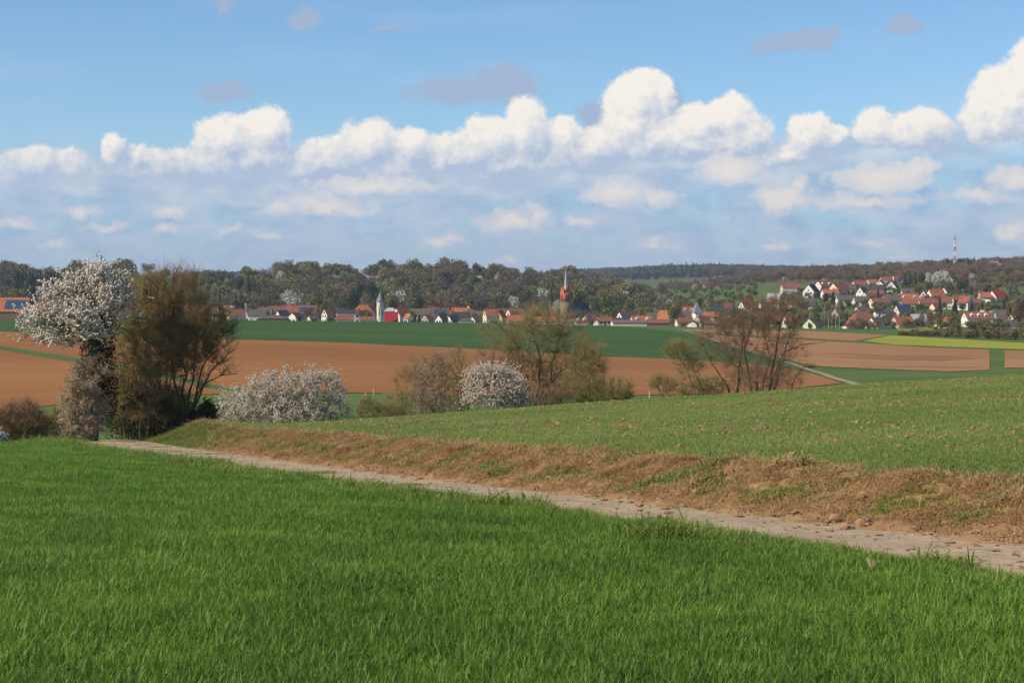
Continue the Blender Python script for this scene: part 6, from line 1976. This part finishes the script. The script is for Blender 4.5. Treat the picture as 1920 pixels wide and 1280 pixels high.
def clods():
    rng = np.random.RandomState(8)
    # crumbs all over bank, its upper edge and the right field
    n = 9000
    Y = 20 + (112 - 20) * rng.rand(n) ** 1.4
    s = np.where(rng.rand(n) < 0.45, 2.15 + rng.normal(size=n) * 0.28, rng.uniform(-0.1, 2.3, n))
    X = track_x(Y) + s * 1.04
    k = (X < view_r(Y)); X, Y = X[k], Y[k]
    sz = 0.016 + 0.05 * rng.rand(len(X)) ** 3
    big = rng.rand(len(X)) < 0.06
    sz = np.where(big, sz * 1.7, sz)
    scatter('bank_crumbs', np.stack([X, Y, ground_z(X, Y) + 0.05 + sz * 0.2], 1), rng.randint(0, 6, len(X)), np.repeat(sz[:, None], 3, 1) * rng.uniform(.7, 1.3, (len(X), 3)), rng.rand(len(X), 3) * [0.4, 0.4, 6.28], [(c, None) for c in CL], 'small crumbs of reddish earth along the bank')
    n = 15000
    X, Y = rand_field(rng, n, 25, 125, lambda Y: np.maximum(view_l(Y), track_x(Y) + 2.3), view_r, 1.2)
    bare = vnoise(X, Y, 0.55, 21) * 0.6 + vnoise(X, Y, 2.3, 22) * 0.4
    k = (rng.rand(n) < np.clip(2.6 * (bare - 0.42), 0.03, 1)) & (track_x(Y) + 2.3 < view_r(Y))
    X, Y = X[k], Y[k]
    sz = (0.018 + 0.050 * rng.rand(len(X)) ** 2.5) * np.interp(Y, [25, 120], [1, 1.7])
    scatter('field_crumbs', np.stack([X, Y, ground_z(X, Y) + sz * 0.25], 1), rng.randint(0, 6, len(X)), np.repeat(sz[:, None], 3, 1) * rng.uniform(.7, 1.3, (len(X), 3)), rng.rand(len(X), 3) * [0.4, 0.4, 6.28], [(c, None) for c in CL], 'crumbs of brown soil between the young cereal plants')
    # crumbs of soil strewn over the track
    n = 1500
    Y = 20 + 95 * rng.rand(n) ** 1.5
    s = -rng.rand(n) ** 1.7 * tw(Y)
    X = track_x(Y) + s
    sz = 0.008 + 0.028 * rng.rand(n) ** 3
    scatter('track_crumbs', np.stack([X, Y, ground_z(X, Y) + 0.04], 1), rng.randint(0, 6, n), np.repeat(sz[:, None], 3, 1) * np.array([[1.3, 1.0, .5]]), rng.rand(n, 3) * [0.2, 0.2, 6.28], [(c, None) for c in CL], 'loose crumbs of soil strewn over the farm track')
    # the lumps one can pick out on the track
    spots = [  # px, row, width px, label
        (1201, 957, 13, 'largest upright clod of earth on the track near its middle'), (1201, 948, 12, 'flat clod just above the largest upright clod on the track'), (1217, 960, 5, 'tiny round clod right of the largest upright clod'),
        (1255, 961, 16, 'broad rounded clod on the track right of the largest upright clod'), (1246, 953, 20, 'long low clod of earth above the broad rounded clod'), (1270, 955, 12, 'dark clod at the right end of the long low clod'),
        (1165, 940, 12, 'dark clod beside the bank left of the upright clods'), (1182, 942, 14, 'flat clod next to the dark clod left of the upright clods'), (1133, 937, 14, 'low reddish clod on the track far left of the upright clods'),
        (1460, 958, 18, 'dark clod at the foot of the bank midway to the right edge'), (1385, 968, 22, 'thin flat clod on the track left of the foot of bank clod'), (1530, 984, 22, 'left one of two flat dark clods by the grass edge'),
        (1552, 984, 14, 'right one of two flat dark clods by the grass edge'), (1588, 990, 30, 'longest flat clod on the right part of the track'), (1650, 1003, 14, 'brown clod with straw standing above the green thistle'),
        (1785, 1017, 20, 'flat brown clod right of centre on the near track'), (1840, 1004, 32, 'large dark clod in shadow under the bank at far right'), (1830, 1023, 30, 'long flat clod behind the sedge stalks'), (1873, 1022, 10, 'small dark clod right of the sedge stalks'),
        (1797, 1047, 24, 'flat clod beside the grass edge left of the sedge stalks'), (755, 894, 10, 'small clod on the narrow part of the track left of centre'), (786, 897, 14, 'flat clod near the middle of the narrow track'), (712, 887, 12, 'twisted dark clod on the narrow track'), (834, 902, 16, 'dark long clod beside the bank near the middle'), (666, 881, 10, 'dark clod on the narrow track at left'),
    ]
    for i, (px, py, w, lab) in enumerate(spots):
        sl_ = float(slope_of(py)); Yt = -1.62 / (sl_ + 0.06)
        x = Yt * (px - 960) / F
        o = link('earth_clod', CL[i % 6], loc=(x, Yt, gz(x, Yt) + 0.045), label=lab, cat='clod', group='clods of earth on the track')
        s = w * Yt / F / 2.4
        o.scale = (s, s * 1.1, s * (1.0 if w < 14 and i < 4 else 0.55))
        o.rotation_euler = (0, 0, (i * 1.3) % 0.8 - 0.4)


clods()


# ---- single plants at the verge
def leaf_strip(pts, w, n=6):
    pts = np.array(pts, float)
    V, Q = [], []
    for i, p in enumerate(pts):
        t = i / (len(pts) - 1)
        ww = w * math.sin(math.pi * min(0.97, 0.12 + 0.86 * t)) ** 0.8
        d = pts[min(i + 1, len(pts) - 1)] - pts[max(i - 1, 0)]
        s = np.cross(d, [0, 1, 0]); s /= np.linalg.norm(s) + 1e-9
        V += [p - s * ww / 2 + np.array([0, .15 * ww, 0]), p, p + s * ww / 2 + np.array([0, .15 * ww, 0])]
        if i:
            a = 3 * i
            Q += [[a - 3, a - 2, a + 1, a], [a - 2, a - 1, a + 2, a + 1]]
    return np.array(V), np.array(Q)


def thistle():
    Y = 18.2
    b = P3(1638, 1092, Y); b[2] = gz(b[0], Y)
    k = Y / F
    P = lambda px, py: P3(px, py, Y)
    root = thing('dock_plant', b, 'withered dock plant with one pale green leaf standing in the verge grass', 'plant')
    st = [np.array([b[0], Y, b[2]]), P(1638, 1085), P(1636, 1070), P(1632, 1060), P(1628, 1050)]
    V, Q = tubes(np.array(st[:-1]), np.array(st[1:]), np.array([.009, .008, .008, .007]), np.array([.008, .008, .007, .005]))
    dry = surf('dry_stalk', (0.20, 0.135, 0.085), (0.30, 0.215, 0.14), 8.0)
    part('stalk', make_mesh('stalk', V, Q, [dry]), root)
    root.rotation_euler = (0, 0, -0.8)
    lv = leaf_strip([P(1631, 1062), P(1628, 1056), P(1625, 1050), P(1623, 1046)], 0.045)
    part('green_leaf', make_mesh('green_leaf', lv[0], lv[1], [leafy('dock_leaf', (0.26, 0.33, 0.12), (0.32, 0.38, 0.16))]), root)
    for i, (a, c) in enumerate((((1634, 1064), (1630, 1046)), ((1635, 1064), (1636, 1047)), ((1636, 1064), (1641, 1050)))):
        lv = leaf_strip([P(*a), P((a[0] + c[0]) / 2 - 1, (a[1] + c[1]) / 2), P(*c)], 0.015)
        part('dry_leaf', make_mesh('dry_leaf', lv[0] + [0, 0.01 * i, 0], lv[1], [dry]), root)
    lv = leaf_strip([P(1641, 1072), P(1645, 1070), P(1648, 1069)], 0.035)
    part('green_leaf', make_mesh('green_leaf', lv[0], lv[1], [M['verge']]), root)
    Y = 19.6
    b = P3(1822, 1066, Y); b[2] = gz(b[0], Y)
    P = lambda px, py: P3(px, py, Y)
    root = thing('sedge_plant', b, 'dark sedge with two thin upright stalks against the pale track', 'plant')
    dk = surf('dark_stalk', (0.060, 0.075, 0.028), (0.095, 0.105, 0.04), 6.0)
    for pts in ([P(1819, 1068), P(1816, 1050), P(1815, 1035), P(1814, 1022)], [P(1821, 1068), P(1823, 1050), P(1825, 1036), P(1828, 1028)]):
        V, Q = tubes(np.array(pts[:-1]), np.array(pts[1:]), np.array([.007, .006, .006]), np.array([.006, .006, .003]))
        part('stalk', make_mesh('stalk', V, Q, [dk]), root)
    for a, m_, c in (((1820, 1068), (1822, 1050), (1825, 1034)), ((1818, 1068), (1816, 1052), (1817, 1040)), ((1820, 1068), (1825, 1058), (1830, 1054))):
        lv = leaf_strip([P(*a), P(*m_), P(*c)], 0.022)
        part('leaf', make_mesh('leaf', lv[0], lv[1], [M['verge']]), root)
    # dry stems between verge and track
    for i, (px, r0, r1, lab) in enumerate(((1748, 1003, 1040, 'tallest brown dry weed stem at the grass edge left of the sedge'), (1780, 1030, 1052, 'short brown dry weed stem between tall stem and sedge'), (1838, 1048, 1066, 'small dry weed sprig right of the sedge stalks'))):
        Y = 21.5 - i * 0.6
        b = P3(px, r1, Y); b[2] = gz(b[0], Y)
        T = Tree(500 + i)
        T.stem([b, P3(px - 1, (r0 + r1) / 2, Y), P3(px, r0, Y)], .005, .003, 8)
        T.sprout(T.nodes, 14, .05, .003, up=.6)
        T.seg += T.tw
        V = T.mesh('wood', 'stem', dry)
        root = thing('dry_weed', b, lab, 'plant', 'dry weed stems at the verge')
        part('stem', V, root)


thistle()


# ---- fence posts in the valley meadow, log pile, brush heap
def valley_bits():
    pm_ = plain('post_white', (0.66, 0.64, 0.60))
    for px, py, lab in ((685, 751, 'white fence post in the meadow right of the wide blossom bush'), (1218, 750, 'white fence post in the meadow left of the leaning willow'), (1178, 757, 'white fence post at the end of the stream hedge'), (700, 743, 'second white fence post behind the wide blossom bush')):
        Y = inv_y(px, py, 170, 300)
        x = Y * (px - 960) / F
        root = thing('fence_post', (x, Y, gz(x, Y)), lab, 'post', 'white fence posts in the valley meadow')
        link('post', prism('post', [ngon_ring(8, .05, -.3), ngon_ring(8, .045, 1.0)], pm_), parent=root)
        link('cap', prism('cap', [ngon_ring(8, .065, 1.0), ngon_ring(8, .05, 1.06)], pm_), parent=root)
    Y = inv_y(740, 748, 170, 300)
    x = Y * (738 - 960) / F
    root = thing('log_pile', (x, Y, gz(x, Y)), 'pile of pale cut logs in the meadow left of the stream hedge', 'log pile')
    lb, le = surf('log_bark', (0.12, 0.075, 0.05), (0.19, 0.12, 0.085), 5.0), plain('log_wood', (0.52, 0.45, 0.36))
    r = random.Random(4)
    for i in range(16):
        col, row = i % 8, i // 8
        cx = -0.85 + col * 0.23 + row * 0.11; cz = 0.12 + row * 0.2
        rr = r.uniform(.085, .12)
        ring = ngon_ring(8, rr, 0)
        a = np.stack([ring[:, 0] + cx, np.full(8, -.6), ring[:, 1] + cz], 1); b = a + np.array([0, 1.2, 0])
        o = link('log', prism('log', [b, a], le if col > 3 else lb, cap=True), parent=root)
    Y = inv_y(1516, 690, 300, 900)
    T = Tree(77)
    x = Y * (1516 - 960) / F
    b = np.array([x, Y, gz(x, Y)])
    T.stem([b + [-1.2, 0, .1], b + [1.2, 0, .25]], .06, .05, 6)
    T.sprout(T.nodes, 160, 1.0, .03, up=.5)
    root = thing('brush_heap', b, 'dark heap of cut brushwood beside the right brown field', 'heap')
    part('branch', T.mesh('wood', 'branch', M['bark']), root); part('twigs', T.mesh('tw', 'twigs', M['twig_brown']), root)


valley_bits()

# ------------------------------------------------------------------ hazy air over the whole valley
hz = bpy.data.materials.new('haze_air')
hz.use_nodes = True
hz.node_tree.nodes.clear()
_o = hz.node_tree.nodes.new('ShaderNodeOutputMaterial')
_v = hz.node_tree.nodes.new('ShaderNodeVolumePrincipled')
_v.inputs['Color'].default_value = (0.66, 0.80, 1.0, 1)
_v.inputs['Density'].default_value = 5.2e-5
_v.inputs['Anisotropy'].default_value = 0.1
hz.node_tree.links.new(_v.outputs[0], _o.inputs['Volume'])
haze = link('haze', boxm('haze', (-6000, -60, -330), (6000, 9400, 190), hz), label='thin blue haze filling the valley air', kind='stuff')
